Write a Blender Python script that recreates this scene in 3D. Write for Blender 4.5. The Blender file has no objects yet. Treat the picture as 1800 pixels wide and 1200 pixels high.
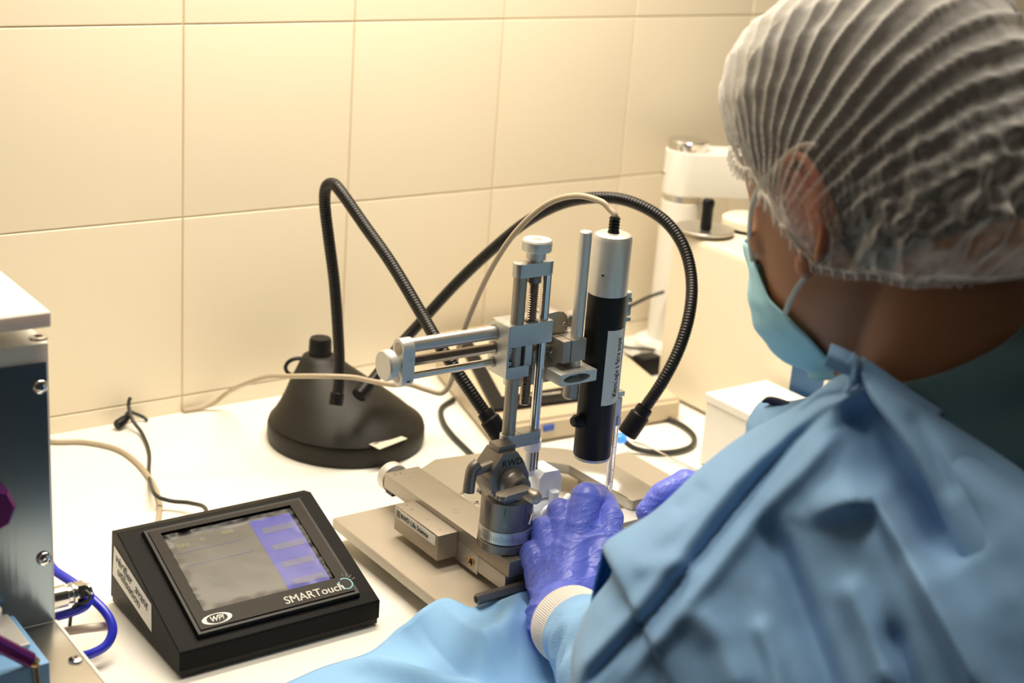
import bpy, bmesh, math, random
from mathutils import Vector, Matrix, noise
random.seed(4)
SC = bpy.context.scene
COL = SC.collection
PI = math.pi

# ------------------------------------------------------------------ camera
F_PX = 2702.8
CAM = Vector((-0.662, -1.471, 0.650))
CR = Vector((0.8111, -0.5805, 0.0731)); CU = Vector((0.1333, 0.3045, 0.9431)); CW = Vector((0.5697, 0.7554, -0.3240))
CR.normalize(); CW = (CW - CR * CW.dot(CR)).normalized(); CU = CR.cross(CW).normalized()
cd = bpy.data.cameras.new('camera'); cam = bpy.data.objects.new('camera', cd); COL.objects.link(cam)
cam.matrix_world = Matrix(((CR.x, CU.x, -CW.x, CAM.x), (CR.y, CU.y, -CW.y, CAM.y), (CR.z, CU.z, -CW.z, CAM.z), (0, 0, 0, 1)))
cd.sensor_width = 36; cd.lens = F_PX / 1800 * 36; cd.clip_start = 0.05
cd.dof.use_dof = True; cd.dof.focus_distance = 1.30; cd.dof.aperture_fstop = 5.6
SC.camera = cam
SC.view_settings.view_transform = 'Standard'; SC.view_settings.look = 'None'
SC.view_settings.exposure = 0.0; SC.view_settings.gamma = 1.0; SC.view_settings.use_curve_mapping = False
# survey helpers: a point of the photograph put at a known place in the room
def _ray(x, y): return CW + CR * ((x - 900) / F_PX) - CU * ((y - 600) / F_PX)
def at(x, y, Y): d = _ray(x, y); return CAM + d * ((Y - CAM.y) / d.y)      # on the vertical plane y = Y
def atz(x, y, Z=0): d = _ray(x, y); return CAM + d * ((Z - CAM.z) / d.z)   # on the level z = Z
def dep(x, y, D): return CAM + _ray(x, y) * D                              # at depth D

# ------------------------------------------------------------------ world and lights
w = bpy.data.worlds.new('world'); SC.world = w; w.use_nodes = True
w.node_tree.nodes['Background'].inputs[0].default_value = (0.9, 0.92, 1.0, 1); w.node_tree.nodes['Background'].inputs[1].default_value = 0.04
def area(name, loc, aim, sx, sy, power, col):
    l = bpy.data.lights.new(name, 'AREA'); l.shape = 'RECTANGLE'; l.size = sx; l.size_y = sy; l.energy = power; l.color = col
    o = bpy.data.objects.new(name, l); COL.objects.link(o); o.location = loc
    o.rotation_euler = (Vector(aim) - Vector(loc)).to_track_quat('-Z', 'Y').to_euler(); return o
area('shelf_light', (0.18, -0.24, 0.93), (0.18, -0.30, 0.0), 0.75, 0.10, 9.5, (1.0, 0.87, 0.68))
area('ceiling_panel_light', (0.05, -0.50, 1.90), (0.05, -0.5, 0.0), 1.2, 0.35, 24.0, (1.0, 0.90, 0.76))
area('ceiling_panel_light', (-1.6, -1.6, 1.90), (-0.4, -0.8, 0.2), 0.6, 0.6, 1.5, (1.0, 0.93, 0.84))

# ------------------------------------------------------------------ materials
def mat(name, col, rough=0.5, metal=0.0, spec=0.5, coat=0.0, bump=0.0, bscale=200.0, var=0.0, vscale=20.0, trans=0.0, emit=None, estr=0.0, sheen=0.0, sub=0.0, alpha=1.0, stretch=None, detail=4.0):
    m = bpy.data.materials.new(name); m.use_nodes = True; nt = m.node_tree; b = nt.nodes['Principled BSDF']
    b.inputs['Base Color'].default_value = (*col, 1); b.inputs['Roughness'].default_value = rough; b.inputs['Metallic'].default_value = metal
    b.inputs['Specular IOR Level'].default_value = spec; b.inputs['Coat Weight'].default_value = coat
    b.inputs['Transmission Weight'].default_value = trans; b.inputs['Alpha'].default_value = alpha
    if sheen: b.inputs['Sheen Weight'].default_value = sheen
    if sub:
        b.inputs['Subsurface Weight'].default_value = sub; b.inputs['Subsurface Radius'].default_value = (0.012, 0.004, 0.002); b.inputs['Subsurface Scale'].default_value = 1.0
    if emit: b.inputs['Emission Color'].default_value = (*emit, 1); b.inputs['Emission Strength'].default_value = estr
    tc = nt.nodes.new('ShaderNodeTexCoord')
    vec = tc.outputs['Object']
    if stretch:
        mp = nt.nodes.new('ShaderNodeMapping'); mp.inputs['Scale'].default_value = stretch; nt.links.new(vec, mp.inputs['Vector']); vec = mp.outputs['Vector']
    if bump:
        n = nt.nodes.new('ShaderNodeTexNoise'); n.inputs['Scale'].default_value = bscale; n.inputs['Detail'].default_value = detail
        bp = nt.nodes.new('ShaderNodeBump'); bp.inputs['Strength'].default_value = bump; bp.inputs['Distance'].default_value = 0.001
        nt.links.new(vec, n.inputs['Vector']); nt.links.new(n.outputs['Fac'], bp.inputs['Height']); nt.links.new(bp.outputs['Normal'], b.inputs['Normal'])
    if var:
        n2 = nt.nodes.new('ShaderNodeTexNoise'); n2.inputs['Scale'].default_value = vscale; n2.inputs['Detail'].default_value = 3
        mx = nt.nodes.new('ShaderNodeMix'); mx.data_type = 'RGBA'
        mx.inputs[6].default_value = (*[c * (1 - var) for c in col], 1); mx.inputs[7].default_value = (*[min(1, c * (1 + var)) for c in col], 1)
        nt.links.new(vec, n2.inputs['Vector']); nt.links.new(n2.outputs['Fac'], mx.inputs[0]); nt.links.new(mx.outputs[2], b.inputs['Base Color'])
    return m
M = {}
M['tile'] = mat('wall_tile_glaze', (0.86, 0.77, 0.60), 0.32, spec=0.35, bump=0.03, bscale=30, var=0.02, vscale=6)
M['grout'] = mat('grout', (0.70, 0.57, 0.38), 0.9, bump=0.2, bscale=900)
M['desk'] = mat('desk_laminate', (0.88, 0.86, 0.79), 0.42, spec=0.4, bump=0.02, bscale=500)
M['deskedge'] = mat('desk_edge', (0.7, 0.68, 0.62), 0.6)
M['plaster'] = mat('plaster', (0.48, 0.47, 0.44), 0.9, bump=0.1, bscale=80)
M['darkwall'] = mat('dark_wall_paint', (0.16, 0.19, 0.24), 0.8, bump=0.1, bscale=80)
M['floor'] = mat('floor_vinyl', (0.12, 0.15, 0.19), 0.5, bump=0.05, bscale=60, var=0.1)
M['alu'] = mat('satin_aluminium', (0.50, 0.495, 0.48), 0.34, metal=0.85, bump=0.04, bscale=1500)
M['alu_light'] = mat('pale_anodised_aluminium', (0.66, 0.65, 0.61), 0.42, metal=0.55, bump=0.03, bscale=1500)
M['alu_warm'] = mat('grey_anodised_aluminium', (0.37, 0.33, 0.28), 0.42, metal=0.7, bump=0.03, bscale=1500)
M['bronze'] = mat('dark_anodised_metal', (0.20, 0.18, 0.16), 0.38, metal=0.75, bump=0.03, bscale=1200)
M['steel'] = mat('polished_steel', (0.72, 0.70, 0.68), 0.16, metal=1.0)
M['screwsteel'] = mat('thread_steel', (0.42, 0.36, 0.31), 0.28, metal=1.0)
M['hole'] = mat('shade_and_mark_black', (0.012, 0.010, 0.009), 0.7)  # near-black paints the shade inside bores and slots; also letters and iris
M['black'] = mat('black_plastic', (0.008, 0.008, 0.009), 0.38, spec=0.2, bump=0.05, bscale=900)
M['blackmatte'] = mat('black_matte_plastic', (0.018, 0.016, 0.013), 0.5, spec=0.28, bump=0.05, bscale=900)
M['textured'] = mat('black_grained_plastic', (0.007, 0.007, 0.007), 0.42, spec=0.09, bump=0.35, bscale=1500)
M['rubber'] = mat('black_rubber', (0.008, 0.0075, 0.007), 0.34, spec=0.35)
M['bezel'] = mat('brown_black_bezel', (0.018, 0.014, 0.010), 0.38, spec=0.10)
M['cream'] = mat('cream_enamel', (0.84, 0.77, 0.62), 0.45, bump=0.03, bscale=300)
M['shaded_cream_plastic'] = mat('shaded_cream_plastic', (0.60, 0.50, 0.35), 0.5, bump=0.03, bscale=300)  # darker than the cream enamel: shade of the unit's side put into its colour
M['white'] = mat('white_enamel', (0.88, 0.86, 0.80), 0.4, bump=0.03, bscale=300)
M['hdpe'] = mat('white_polymer_sheet', (0.88, 0.86, 0.80), 0.45, sub=0.2)
M['whiteclamp'] = mat('white_anodised_metal', (0.80, 0.84, 0.88), 0.35, metal=0.2)
M['plate'] = mat('satin_white_plate', (0.50, 0.44, 0.36), 0.30, metal=0.25, bump=0.02, bscale=400)
M['frame'] = mat('satin_frame_plate', (0.46, 0.42, 0.35), 0.35, metal=0.55, bump=0.02, bscale=800)
M['paper'] = mat('white_label_paper', (0.80, 0.79, 0.74), 0.6)
M['papercream'] = mat('cream_label_paper', (0.66, 0.62, 0.50), 0.6)  # cream paper tone for the rating label and frame lettering
M['ink'] = mat('black_ink', (0.02, 0.02, 0.025), 0.6)
M['inkgrey'] = mat('grey_ink', (0.16, 0.15, 0.14), 0.6)
M['inkwhite'] = mat('white_ink', (0.85, 0.84, 0.78), 0.5)
M['inkcyan'] = mat('cyan_ink', (0.16, 0.48, 0.55), 0.5)
M['inkyellow'] = mat('yellow_green_ink', (0.20, 0.19, 0.07), 0.5)
M['bluelabel'] = mat('blue_label', (0.03, 0.10, 0.50), 0.5)
M['darkbluelabel'] = mat('dark_blue_label', (0.02, 0.09, 0.22), 0.4)
M['beigecable'] = mat('beige_cable_sheath', (0.46, 0.38, 0.27), 0.45)
M['greencable'] = mat('black_cable_sheath', (0.025, 0.028, 0.024), 0.4)
M['bluetube'] = mat('blue_tube', (0.025, 0.035, 0.60), 0.25, spec=0.6)
M['cleartube'] = mat('milky_tube', (0.62, 0.59, 0.46), 0.3, sub=0.3)
M['purple'] = mat('purple_anodised_metal', (0.14, 0.02, 0.16), 0.28, metal=0.6)
M['brass'] = mat('brass', (0.70, 0.45, 0.20), 0.25, metal=1.0)
M['blueblock'] = mat('blue_anodised_block', (0.22, 0.45, 0.78), 0.4, metal=0.3)
M['brushed'] = mat('brushed_steel', (0.34, 0.42, 0.50), 0.22, metal=1.0, bump=0.08, bscale=260, stretch=(1, 1, 0.02))
M['brushedplate'] = mat('brushed_steel_shelf', (0.60, 0.58, 0.54), 0.30, metal=1.0, bump=0.06, bscale=260, stretch=(0.02, 1, 1))
M['screen'] = mat('grey_lcd', (0.10, 0.094, 0.080), 0.4, spec=0.08, emit=(0.30, 0.28, 0.23), estr=0.04)
M['screenblue'] = mat('blue_lcd_button', (0.05, 0.05, 0.22), 0.4, spec=0.08, emit=(0.10, 0.11, 0.60), estr=0.26)
M['screenedge'] = mat('dark_screen_rim', (0.010, 0.011, 0.02), 0.2, spec=0.25)
M['glass'] = mat('syringe_glass', (1, 1, 1), 0.03, trans=1.0)
M['ledtip'] = mat('led_tip', (0.6, 0.8, 1.0), 0.3, emit=(0.45, 0.72, 1.0), estr=5.0)
M['ledring'] = mat('blue_led_ring', (0.05, 0.2, 0.7), 0.3, emit=(0.04, 0.22, 0.8), estr=1.2)
def film_material():
    m = bpy.data.materials.new('clear_protective_film'); m.use_nodes = True; nt = m.node_tree; nt.nodes.clear()
    o = nt.nodes.new('ShaderNodeOutputMaterial'); mx = nt.nodes.new('ShaderNodeMixShader'); t = nt.nodes.new('ShaderNodeBsdfTransparent'); g = nt.nodes.new('ShaderNodeBsdfGlossy')
    g.inputs['Roughness'].default_value = 0.22; lw = nt.nodes.new('ShaderNodeLayerWeight'); lw.inputs[0].default_value = 0.06
    n = nt.nodes.new('ShaderNodeTexNoise'); n.inputs['Scale'].default_value = 40; tc = nt.nodes.new('ShaderNodeTexCoord'); nt.links.new(tc.outputs['Object'], n.inputs['Vector'])
    bp = nt.nodes.new('ShaderNodeBump'); bp.inputs['Strength'].default_value = 0.12; bp.inputs['Distance'].default_value = 0.002
    nt.links.new(n.outputs['Fac'], bp.inputs['Height']); nt.links.new(bp.outputs['Normal'], g.inputs['Normal'])
    mx.inputs[0].default_value = 0.014; nt.links.new(t.outputs[0], mx.inputs[1]); nt.links.new(g.outputs[0], mx.inputs[2]); nt.links.new(mx.outputs[0], o.inputs[0]); return m
M['film'] = film_material()

# ------------------------------------------------------------------ mesh helpers
def new_bm(): return bmesh.new()
def link(name, bm, m, parent=None, smooth=None, loc=None):
    me = bpy.data.meshes.new(name); bmesh.ops.recalc_face_normals(bm, faces=bm.faces[:]); bm.to_mesh(me); bm.free()
    if m is not None: me.materials.append(M[m] if isinstance(m, str) else m)
    if smooth is not None:
        me.shade_smooth()
        if smooth < 170: me.set_sharp_from_angle(angle=math.radians(smooth))
    o = bpy.data.objects.new(name, me); COL.objects.link(o)
    if loc is not None: o.location = loc
    if parent is not None: o.parent = parent; o.matrix_parent_inverse = parent_inv(parent)
    return o
def world_of(p):
    return (world_of(p.parent) @ p.matrix_parent_inverse @ p.matrix_basis) if p.parent else p.matrix_basis.copy()
def parent_inv(p): return world_of(p).inverted()
def thing(name, label, cat, loc=(0, 0, 0), group=None):
    o = bpy.data.objects.new(name, None); COL.objects.link(o); o.location = loc; o.empty_display_size = 0.02
    o['label'] = label; o['category'] = cat
    if group: o['group'] = group
    return o
def tag(o, label, cat, group=None):
    o['label'] = label; o['category'] = cat
    if group: o['group'] = group
    return o
def structure(o): o['kind'] = 'structure'; return o
def box(bm, lo, hi, bev=0.0, seg=2, mtx=None):
    lo = Vector(lo); hi = Vector(hi)
    r = bmesh.ops.create_cube(bm, size=1.0)
    vs = r['verts']
    for v in vs: v.co = Vector(((v.co.x + .5) * (hi.x - lo.x) + lo.x, (v.co.y + .5) * (hi.y - lo.y) + lo.y, (v.co.z + .5) * (hi.z - lo.z) + lo.z))
    if mtx is not None: bmesh.ops.transform(bm, matrix=mtx, verts=vs)
    if bev > 0:
        es = list({e for v in vs for e in v.link_edges}); bmesh.ops.bevel(bm, geom=es, offset=bev, segments=seg, affect='EDGES', profile=0.7)
    return bm
def basis(d):
    d = Vector(d).normalized(); a = Vector((0, 0, 1)) if abs(d.z) < 0.9 else Vector((1, 0, 0))
    x = a.cross(d).normalized(); return x, d.cross(x).normalized(), d
def lathe(bm, p, d, prof, n=32, closed=True):
    """prof: (radius, distance along d) pairs; ends are capped"""
    x, y, z = basis(d); p = Vector(p); rings = []
    for r, h in prof:
        if r < 1e-6: rings.append([bm.verts.new(p + z * h)])
        else: rings.append([bm.verts.new(p + z * h + x * (r * math.cos(2 * PI * i / n)) + y * (r * math.sin(2 * PI * i / n))) for i in range(n)])
    for a, b in zip(rings, rings[1:]):
        for i in range(n):
            j = (i + 1) % n
            if len(a) == 1 and len(b) == 1: continue
            if len(a) == 1: bm.faces.new((a[0], b[i], b[j]))
            elif len(b) == 1: bm.faces.new((a[i], b[0], a[j]))
            else: bm.faces.new((a[i], b[i], b[j], a[j]))
    if closed:
        if len(rings[0]) > 1: bm.faces.new(rings[0])
        if len(rings[-1]) > 1: bm.faces.new(rings[-1])
    return bm
def cyl(bm, a, b, r, n=28, bev=0.0):
    a = Vector(a); b = Vector(b); L = (b - a).length
    prof = [(r, 0), (r, L)] if bev <= 0 else [(r - bev, 0), (r, bev), (r, L - bev), (r - bev, L)]
    return lathe(bm, a, b - a, prof, n)
def thread(bm, a, b, r, pitch=0.0013, depth=0.0006, n=14):
    a = Vector(a); b = Vector(b); L = (b - a).length; k = int(L / pitch); prof = []
    for i in range(k): prof += [(r - depth, i * L / k), (r, (i + .5) * L / k)]
    prof.append((r - depth, L)); return lathe(bm, a, b - a, prof, n)
def prism(bm, pts, ext, bev=0.0, seg=2):
    """closed outline (world points) pushed along ext"""
    a = [bm.verts.new(Vector(p)) for p in pts]; b = [bm.verts.new(Vector(p) + Vector(ext)) for p in pts]; n = len(pts)
    fs = [bm.faces.new(a), bm.faces.new(b[::-1])] + [bm.faces.new((a[i], b[i], b[(i + 1) % n], a[(i + 1) % n])) for i in range(n)]
    if bev > 0: bmesh.ops.bevel(bm, geom=list({e for f in fs for e in f.edges}), offset=bev, segments=seg, affect='EDGES', profile=0.7)
    return bm
def catmull(pts, per=8):
    P = [Vector(p) for p in pts]; P = [P[0] * 2 - P[1]] + P + [P[-1] * 2 - P[-2]]; out = []
    for i in range(1, len(P) - 2):
        for k in range(per):
            t = k / per; a, b, c, d = P[i - 1], P[i], P[i + 1], P[i + 2]
            out.append(0.5 * ((2 * b) + (c - a) * t + (2 * a - 5 * b + 4 * c - d) * t * t + (3 * b - a - 3 * c + d) * t ** 3))
    out.append(P[-2]); return out
def resample(pts, step):
    out = [pts[0].copy()]; acc = 0.0
    for a, b in zip(pts, pts[1:]):
        L = (b - a).length
        if L < 1e-9: continue
        s = step - acc
        while s <= L: out.append(a.lerp(b, s / L)); s += step
        acc = (acc + L) % step if L + acc >= step else acc + L
    if (out[-1] - pts[-1]).length > step * .3: out.append(pts[-1].copy())
    return out
def sweep(bm, pts, rad, n=12, cap=True, sx=1.0):
    """tube along points; rad a number or a list"""
    N = len(pts); R = rad if isinstance(rad, (list, tuple)) else [rad] * N
    t = (pts[1] - pts[0]).normalized(); x, y, _ = basis(t); rings = []
    for i in range(N):
        t2 = (pts[min(i + 1, N - 1)] - pts[max(i - 1, 0)])
        if t2.length > 1e-9:
            t2.normalize(); q = t.rotation_difference(t2); x = q @ x; y = q @ y; t = t2
        rings.append([bm.verts.new(pts[i] + x * (R[i] * sx * math.cos(2 * PI * k / n)) + y * (R[i] * math.sin(2 * PI * k / n))) for k in range(n)])
    for a, b in zip(rings, rings[1:]):
        for k in range(n): bm.faces.new((a[k], b[k], b[(k + 1) % n], a[(k + 1) % n]))
    if cap: bm.faces.new(rings[0]); bm.faces.new(rings[-1])
    return bm
def cable(name, pts, r, m, parent=None, per=8, n=10):
    return link(name, sweep(new_bm(), catmull(pts, per), r, n), m, parent, smooth=60)
def screw(parent, p, d, r=0.0022, h=0.0006, m='steel', name='socket_screw', sock=0.5):
    """small screw head with a recessed dark socket"""
    bm = new_bm(); lathe(bm, p, d, [(r, -h), (r, h * .5), (r * .9, h), (r * sock, h), (r * sock, h * .2), (0, h * .2)], 14, closed=False)
    o = link(name, bm, m, parent, smooth=30)
    o.data.materials.append(M['hole'])  # dark colour stands in for the shade down in the socket
    for f in o.data.polygons:
        c = f.center
        if (c - Vector(p)).length < r * sock * .9: f.material_index = 1
    return o
def hole(parent, p, d, r=0.002, m='alu', name='bore'):  # nothing is cut: a dark disc paints the shade inside the bore
    bm = new_bm(); lathe(bm, p, d, [(r * 1.15, -0.0004), (r * 1.15, 0.00012), (r, 0.00012), (r * .96, -0.0002), (0, -0.0002)], 18, closed=False)
    o = link(name, bm, m, parent, smooth=30); o.data.materials.append(M['hole'])
    for f in o.data.polygons:
        if (f.center - Vector(p)).length < r * .98: f.material_index = 1
    return o
def text_bm(body, size, bold=0.0, shear=0.0, spacing=1.0):
    """flat text as mesh in its own xy plane, starting at the origin"""
    c = bpy.data.curves.new('text', 'FONT'); c.body = body; c.size = size; c.offset = bold; c.shear = shear; c.space_character = spacing; c.resolution_u = 3
    o = bpy.data.objects.new('text', c); COL.objects.link(o)
    dg = bpy.context.evaluated_depsgraph_get(); me = bpy.data.meshes.new_from_object(o.evaluated_get(dg))
    bpy.data.objects.remove(o); bm = new_bm(); bm.from_mesh(me); bpy.data.meshes.remove(me); return bm
def lettering(name, body, size, origin, xdir, ydir, m, parent, bold=0.0, sx=1.0, lift=0.0003, shear=0.0, bend=None, thick=0.00012, spacing=1.0):
    bm = text_bm(body, size, bold, shear, spacing); X = Vector(xdir).normalized(); Y = Vector(ydir).normalized(); Z = X.cross(Y)
    r = bmesh.ops.extrude_face_region(bm, geom=bm.faces[:])
    for v in [g for g in r['geom'] if isinstance(g, bmesh.types.BMVert)]: v.co.z += thick
    for v in bm.verts:
        c = v.co.copy()
        if bend: v.co = bend(c.x * sx, c.y, lift + c.z)
        else: v.co = Vector(origin) + X * (c.x * sx) + Y * c.y + Z * (lift + c.z)
    return link(name, bm, m, parent)
# ------------------------------------------------------------------ the room
TP = 0.2024; TW = 0.2
def room():
    bm = new_bm(); box(bm, (-2.6, 0.0016, -0.75), (3.2, 0.12, 1.95)); wb = structure(link('wall_back', bm, 'grout'))
    bm = new_bm(); g = 0.0008; d = 0.0035
    box(bm, (g, -0.0, g), (TW - g, 0.0065, TP - g), 0.0016, 3)
    me = None
    for i in range(-6, 9):
        for j in range(-3, 6):
            x0 = i * TW; z0 = 0.0186 + j * TP
            if me is None:
                o = link('tile', bm, 'tile', wb, smooth=30); me = o.data
            else:
                o = bpy.data.objects.new('tile', me); COL.objects.link(o); o.parent = wb
            o.location = (x0, random.uniform(-.0002, .0002), z0)
            o.rotation_euler = (random.uniform(-.0012, .0012), 0, random.uniform(-.0012, .0012))
    bm = new_bm(); box(bm, (-2.6, -3.6, -0.80), (3.2, 0.12, -0.75)); structure(link('floor', bm, 'floor'))
    bm = new_bm(); box(bm, (-2.6, -3.6, 1.95), (3.2, 0.12, 2.0)); structure(link('ceiling', bm, 'plaster'))
    bm = new_bm(); box(bm, (-2.7, -3.6, -0.75), (-2.6, 0.12, 1.95)); structure(link('wall_left', bm, 'plaster'))
    bm = new_bm(); box(bm, (3.2, -3.6, -0.75), (3.3, 0.12, 1.95)); structure(link('wall_right', bm, 'plaster'))
    bm = new_bm(); box(bm, (-2.6, -3.7, -0.75), (3.2, -3.6, 1.95)); structure(link('wall_front', bm, 'darkwall'))
room()
def desk():
    t = thing('worktop', 'long white laminate worktop running along the tiled wall', 'worktop', (0.3, -0.36, -0.03))
    bm = new_bm(); box(bm, (-1.6, -0.72, -0.03), (2.2, -0.0005, 0.0), 0.003, 3); link('top_panel', bm, 'desk', t, smooth=30)
    for x in (-1.5, 0.95, 2.1):
        bm = new_bm(); box(bm, (x, -0.62, -0.75), (x + 0.04, -0.04, -0.031), 0.002); link('support_panel', bm, 'deskedge', t)
desk()

# ------------------------------------------------------------------ touch screen controller
def controller():
    x0, x1, yf, yb = -0.2285, -0.0495, -0.505, -0.366
    t = thing('touch_screen_controller', 'black wedge-shaped touch screen controller standing on the white worktop', 'controller', ((x0 + x1) / 2, -0.44, 0))
    zf, zb, yt = 0.0235, 0.0715, -0.382
    bm = new_bm()
    prism(bm, [(x0, yf, 0.0065), (x0, yf, zf), (x0, yt, zb), (x0, yb - .004, zb - 0.003), (x0, yb, 0.0065)], (x1 - x0, 0, 0), 0.0016, 3)
    link('housing', bm, 'textured', t, smooth=30)
    bm = new_bm(); box(bm, (x0 + .0012, yf + .0012, 0.0015), (x1 - .0012, yb - .001, 0.0068), 0.0008); link('base_plate', bm, 'blackmatte', t, smooth=30)
    for fx in (x0 + .015, x1 - .015):
        for fy in (yf + .015, yb - .015):
            bm = new_bm(); cyl(bm, (fx, fy, 0.0), (fx, fy, 0.002), 0.006, 16); link('foot', bm, 'rubber', t, smooth=30)
    A = Vector((x0, yf, zf)); up = Vector((0, yt - yf, zb - zf)); L = up.length; up.normalize(); X = Vector((1, 0, 0)); N = X.cross(up)
    W = x1 - x0
    def P(u, v, h=0.0): return A + X * u + up * v + N * h
    # raised bezel, stepped, with an opening
    u0, u1, v0, v1 = 0.018, W - 0.015, 0.0085, L - 0.0065
    def ring(bm, outer, inner, h0, h1):
        (a0, a1, b0, b1), (c0, c1, d0, d1) = outer, inner
        q = lambda u, v, h: bm.verts.new(P(u, v, h))
        o0 = [q(a0, b0, h0), q(a1, b0, h0), q(a1, b1, h0), q(a0, b1, h0)]
        o1 = [q(a0 + .001, b0 + .001, h1), q(a1 - .001, b0 + .001, h1), q(a1 - .001, b1 - .001, h1), q(a0 + .001, b1 - .001, h1)]
        i1 = [q(c0, d0, h1), q(c1, d0, h1), q(c1, d1, h1), q(c0, d1, h1)]
        i0 = [q(c0, d0, h0), q(c1, d0, h0), q(c1, d1, h0), q(c0, d1, h0)]
        for r0, r1 in ((o0, o1), (o1, i1), (i1, i0), (i0, o0)):
            for k in range(4): bm.faces.new((r0[k], r0[(k + 1) % 4], r1[(k + 1) % 4], r1[k]))
    bm = new_bm(); ring(bm, (u0, u1, v0, v1), (u0 + .004, u1 - .004, v0 + .004, v1 - .004), -0.0005, 0.0045); link('bezel_rim', bm, 'black', t)
    s0, s1, w0, w1 = u0 + 0.0155, u1 - 0.0165, v0 + 0.0235, v1 - 0.0115
    bm = new_bm(); ring(bm, (u0 + .003, u1 - .003, v0 + .003, v1 - .003), (s0 - .0025, s1 + .0025, w0 - .0025, w1 + .0035), -0.0005, 0.0056); bz = link('bezel', bm, 'bezel', t)
    bm = new_bm(); bm.faces.new([bm.verts.new(P(u, v, .0008)) for u, v in ((s0 - .004, w0 - .004), (s1 + .004, w0 - .004), (s1 + .004, w1 + .006), (s0 - .004, w1 + .006))]); link('screen_surround', bm, 'screenedge', t)
    bm = new_bm(); prism(bm, [P(s0, w0, .0010), P(s1, w0, .0010), P(s1, w1 - .002, .0010), P(s0, w1 - .002, .0010)], N * 0.0010); sc = link('screen', bm, 'screen', t)
    bw = s0 + (s1 - s0) * 0.66; hgt = (w1 - .002 - w0) / 4
    bm = new_bm(); prism(bm, [P(bw, w0, .0021), P(s1, w0, .0021), P(s1, w1 - .002, .0021), P(bw, w1 - .002, .0021)], N * 0.00006); link('button_column', bm, 'screenblue', sc)
    for k in range(4):
        bm = new_bm(); prism(bm, [P(bw + .007, w0 + hgt * k + .003, .0023), P(s1 - .003, w0 + hgt * k + .003, .0023), P(s1 - .003, w0 + hgt * k + .0095, .0023), P(bw + .007, w0 + hgt * k + .0095, .0023)], N * 0.00005)
        link('screen_button', bm, mat_button, sc)
    for (u, v, s) in ((s0 + .006, w1 - .014, '0000'), (s0 + .027, w1 - .012, '00'), (s0 + .047, w1 - .010, '0000')):
        lettering('screen_digits', s, 0.0055, P(u, v), X, up, 'inkyellow', sc, lift=.0023)
    for (v, a, b) in ((w1 - .0195, .004, .062), (w1 - .034, .004, .066)):
        bm = new_bm(); prism(bm, [P(s0 + a, v, .0022), P(s0 + b, v, .0022), P(s0 + b, v + .0006, .0022), P(s0 + a, v + .0006, .0022)], N * .00005); link('screen_line', bm, mat_button, sc)
    # crinkled film over the screen
    bm = new_bm(); nu, nv = 46, 34; G = []
    for i in range(nu + 1):
        row = []
        for j in range(nv + 1):
            a = i / nu; b = j / nv; u = s0 - .0022 + (s1 - s0 + .0044) * a; v = w0 - .0022 + (w1 - w0 + .0035) * b
            e = min(a, 1 - a, b, 1 - b); h = .0040 + .00022 * noise.noise(Vector((a * 4, b * 3, 2))) + .0016 * math.exp(-(e / .03) ** 2) * (0.3 + noise.noise(Vector((a * 9, b * 9, 7))))
            row.append(bm.verts.new(P(u, v, h)))
        G.append(row)
    for i in range(nu):
        for j in range(nv): bm.faces.new((G[i][j], G[i + 1][j], G[i + 1][j + 1], G[i][j + 1]))
    link('screen_film', bm, 'film', t, smooth=180)
    # crest and lettering on the bezel
    lettering('maker_lettering', 'SMARTouch', 0.0108, P(u1 - 0.0665, v0 + 0.0072), X, up, 'inkwhite', t, bold=0.0, lift=.0058, sx=1.0, thick=.0002)
    lettering('maker_lettering', 'SMARTouch', 0.0108, P(u1 - 0.0663, v0 + 0.0073), X, up, 'inkwhite', t, bold=0.0, lift=.0058, sx=1.0, thick=.0002)
    bm = new_bm(); c = P(u1 - 0.0085, v0 + .0128, .0058); n = 40
    for k in range(n):
        a0 = 2 * PI * k / n; a1 = 2 * PI * (k + 1) / n
        if 2.0 < a0 < 2.5: continue
        ps = [c + (X * math.cos(a) + up * math.sin(a)) * r for a, r in ((a0, .0052), (a1, .0052), (a1, .0062), (a0, .0062))]
        bm.faces.new([bm.verts.new(p) for p in ps])
    bmesh.ops.remove_doubles(bm, verts=bm.verts[:], dist=1e-6); link('circle_emblem', bm, 'inkcyan', t)
    for a in (0.35, 0.7, 1.05, 1.4):
        bm = new_bm(); dv = X * math.cos(a) + up * math.sin(a); sv = X * -math.sin(a) + up * math.cos(a); q = c + dv * .0078
        prism(bm, [q - sv * .0003, q + dv * .0035 - sv * .0003, q + dv * .0035 + sv * .0003, q + sv * .0003], N * .0001); link('emblem_ray', bm, 'inkgrey', t)
    c = P(u0 + 0.0205, v0 + 0.0108, .0057); bm = new_bm(); n = 36
    def oval(rx, ry, h, skip=None):
        return [c + X * (rx * math.cos(2 * PI * k / n)) + up * (ry * math.sin(2 * PI * k / n)) + N * h for k in range(n)]
    prism(bm, oval(.0128, .0052, 0.0), N * .00012); lg = link('oval_emblem', bm, 'inkwhite', t)
    bm = new_bm(); prism(bm, oval(.0090, .0045, .0002), N * .0001); link('emblem_centre', bm, 'bezel', lg)
    for s in (-1, 1):
        bm = new_bm(); prism(bm, [c + X * (s * .0088) + up * -.0009 + N * .0003, c + X * (s * .0129) + up * -.0001 + N * .0003, c + X * (s * .0088) + up * .0007 + N * .0003], N * .0001); link('emblem_notch', bm, 'inkwhite', lg)
    lettering('emblem_letters', 'WPI', 0.0082, c - X * .0064 - up * .0029, X, up, 'inkwhite', lg, bold=.0001, lift=.0004, sx=.80, shear=.25)
    # side label
    q = lambda y, z: Vector((x0 - .0002, y, z))
    a, b, cc, d = q(-.3735, .0645), q(-.3735, .0340), q(-.4655, .0115), q(-.4655, .0375)
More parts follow.
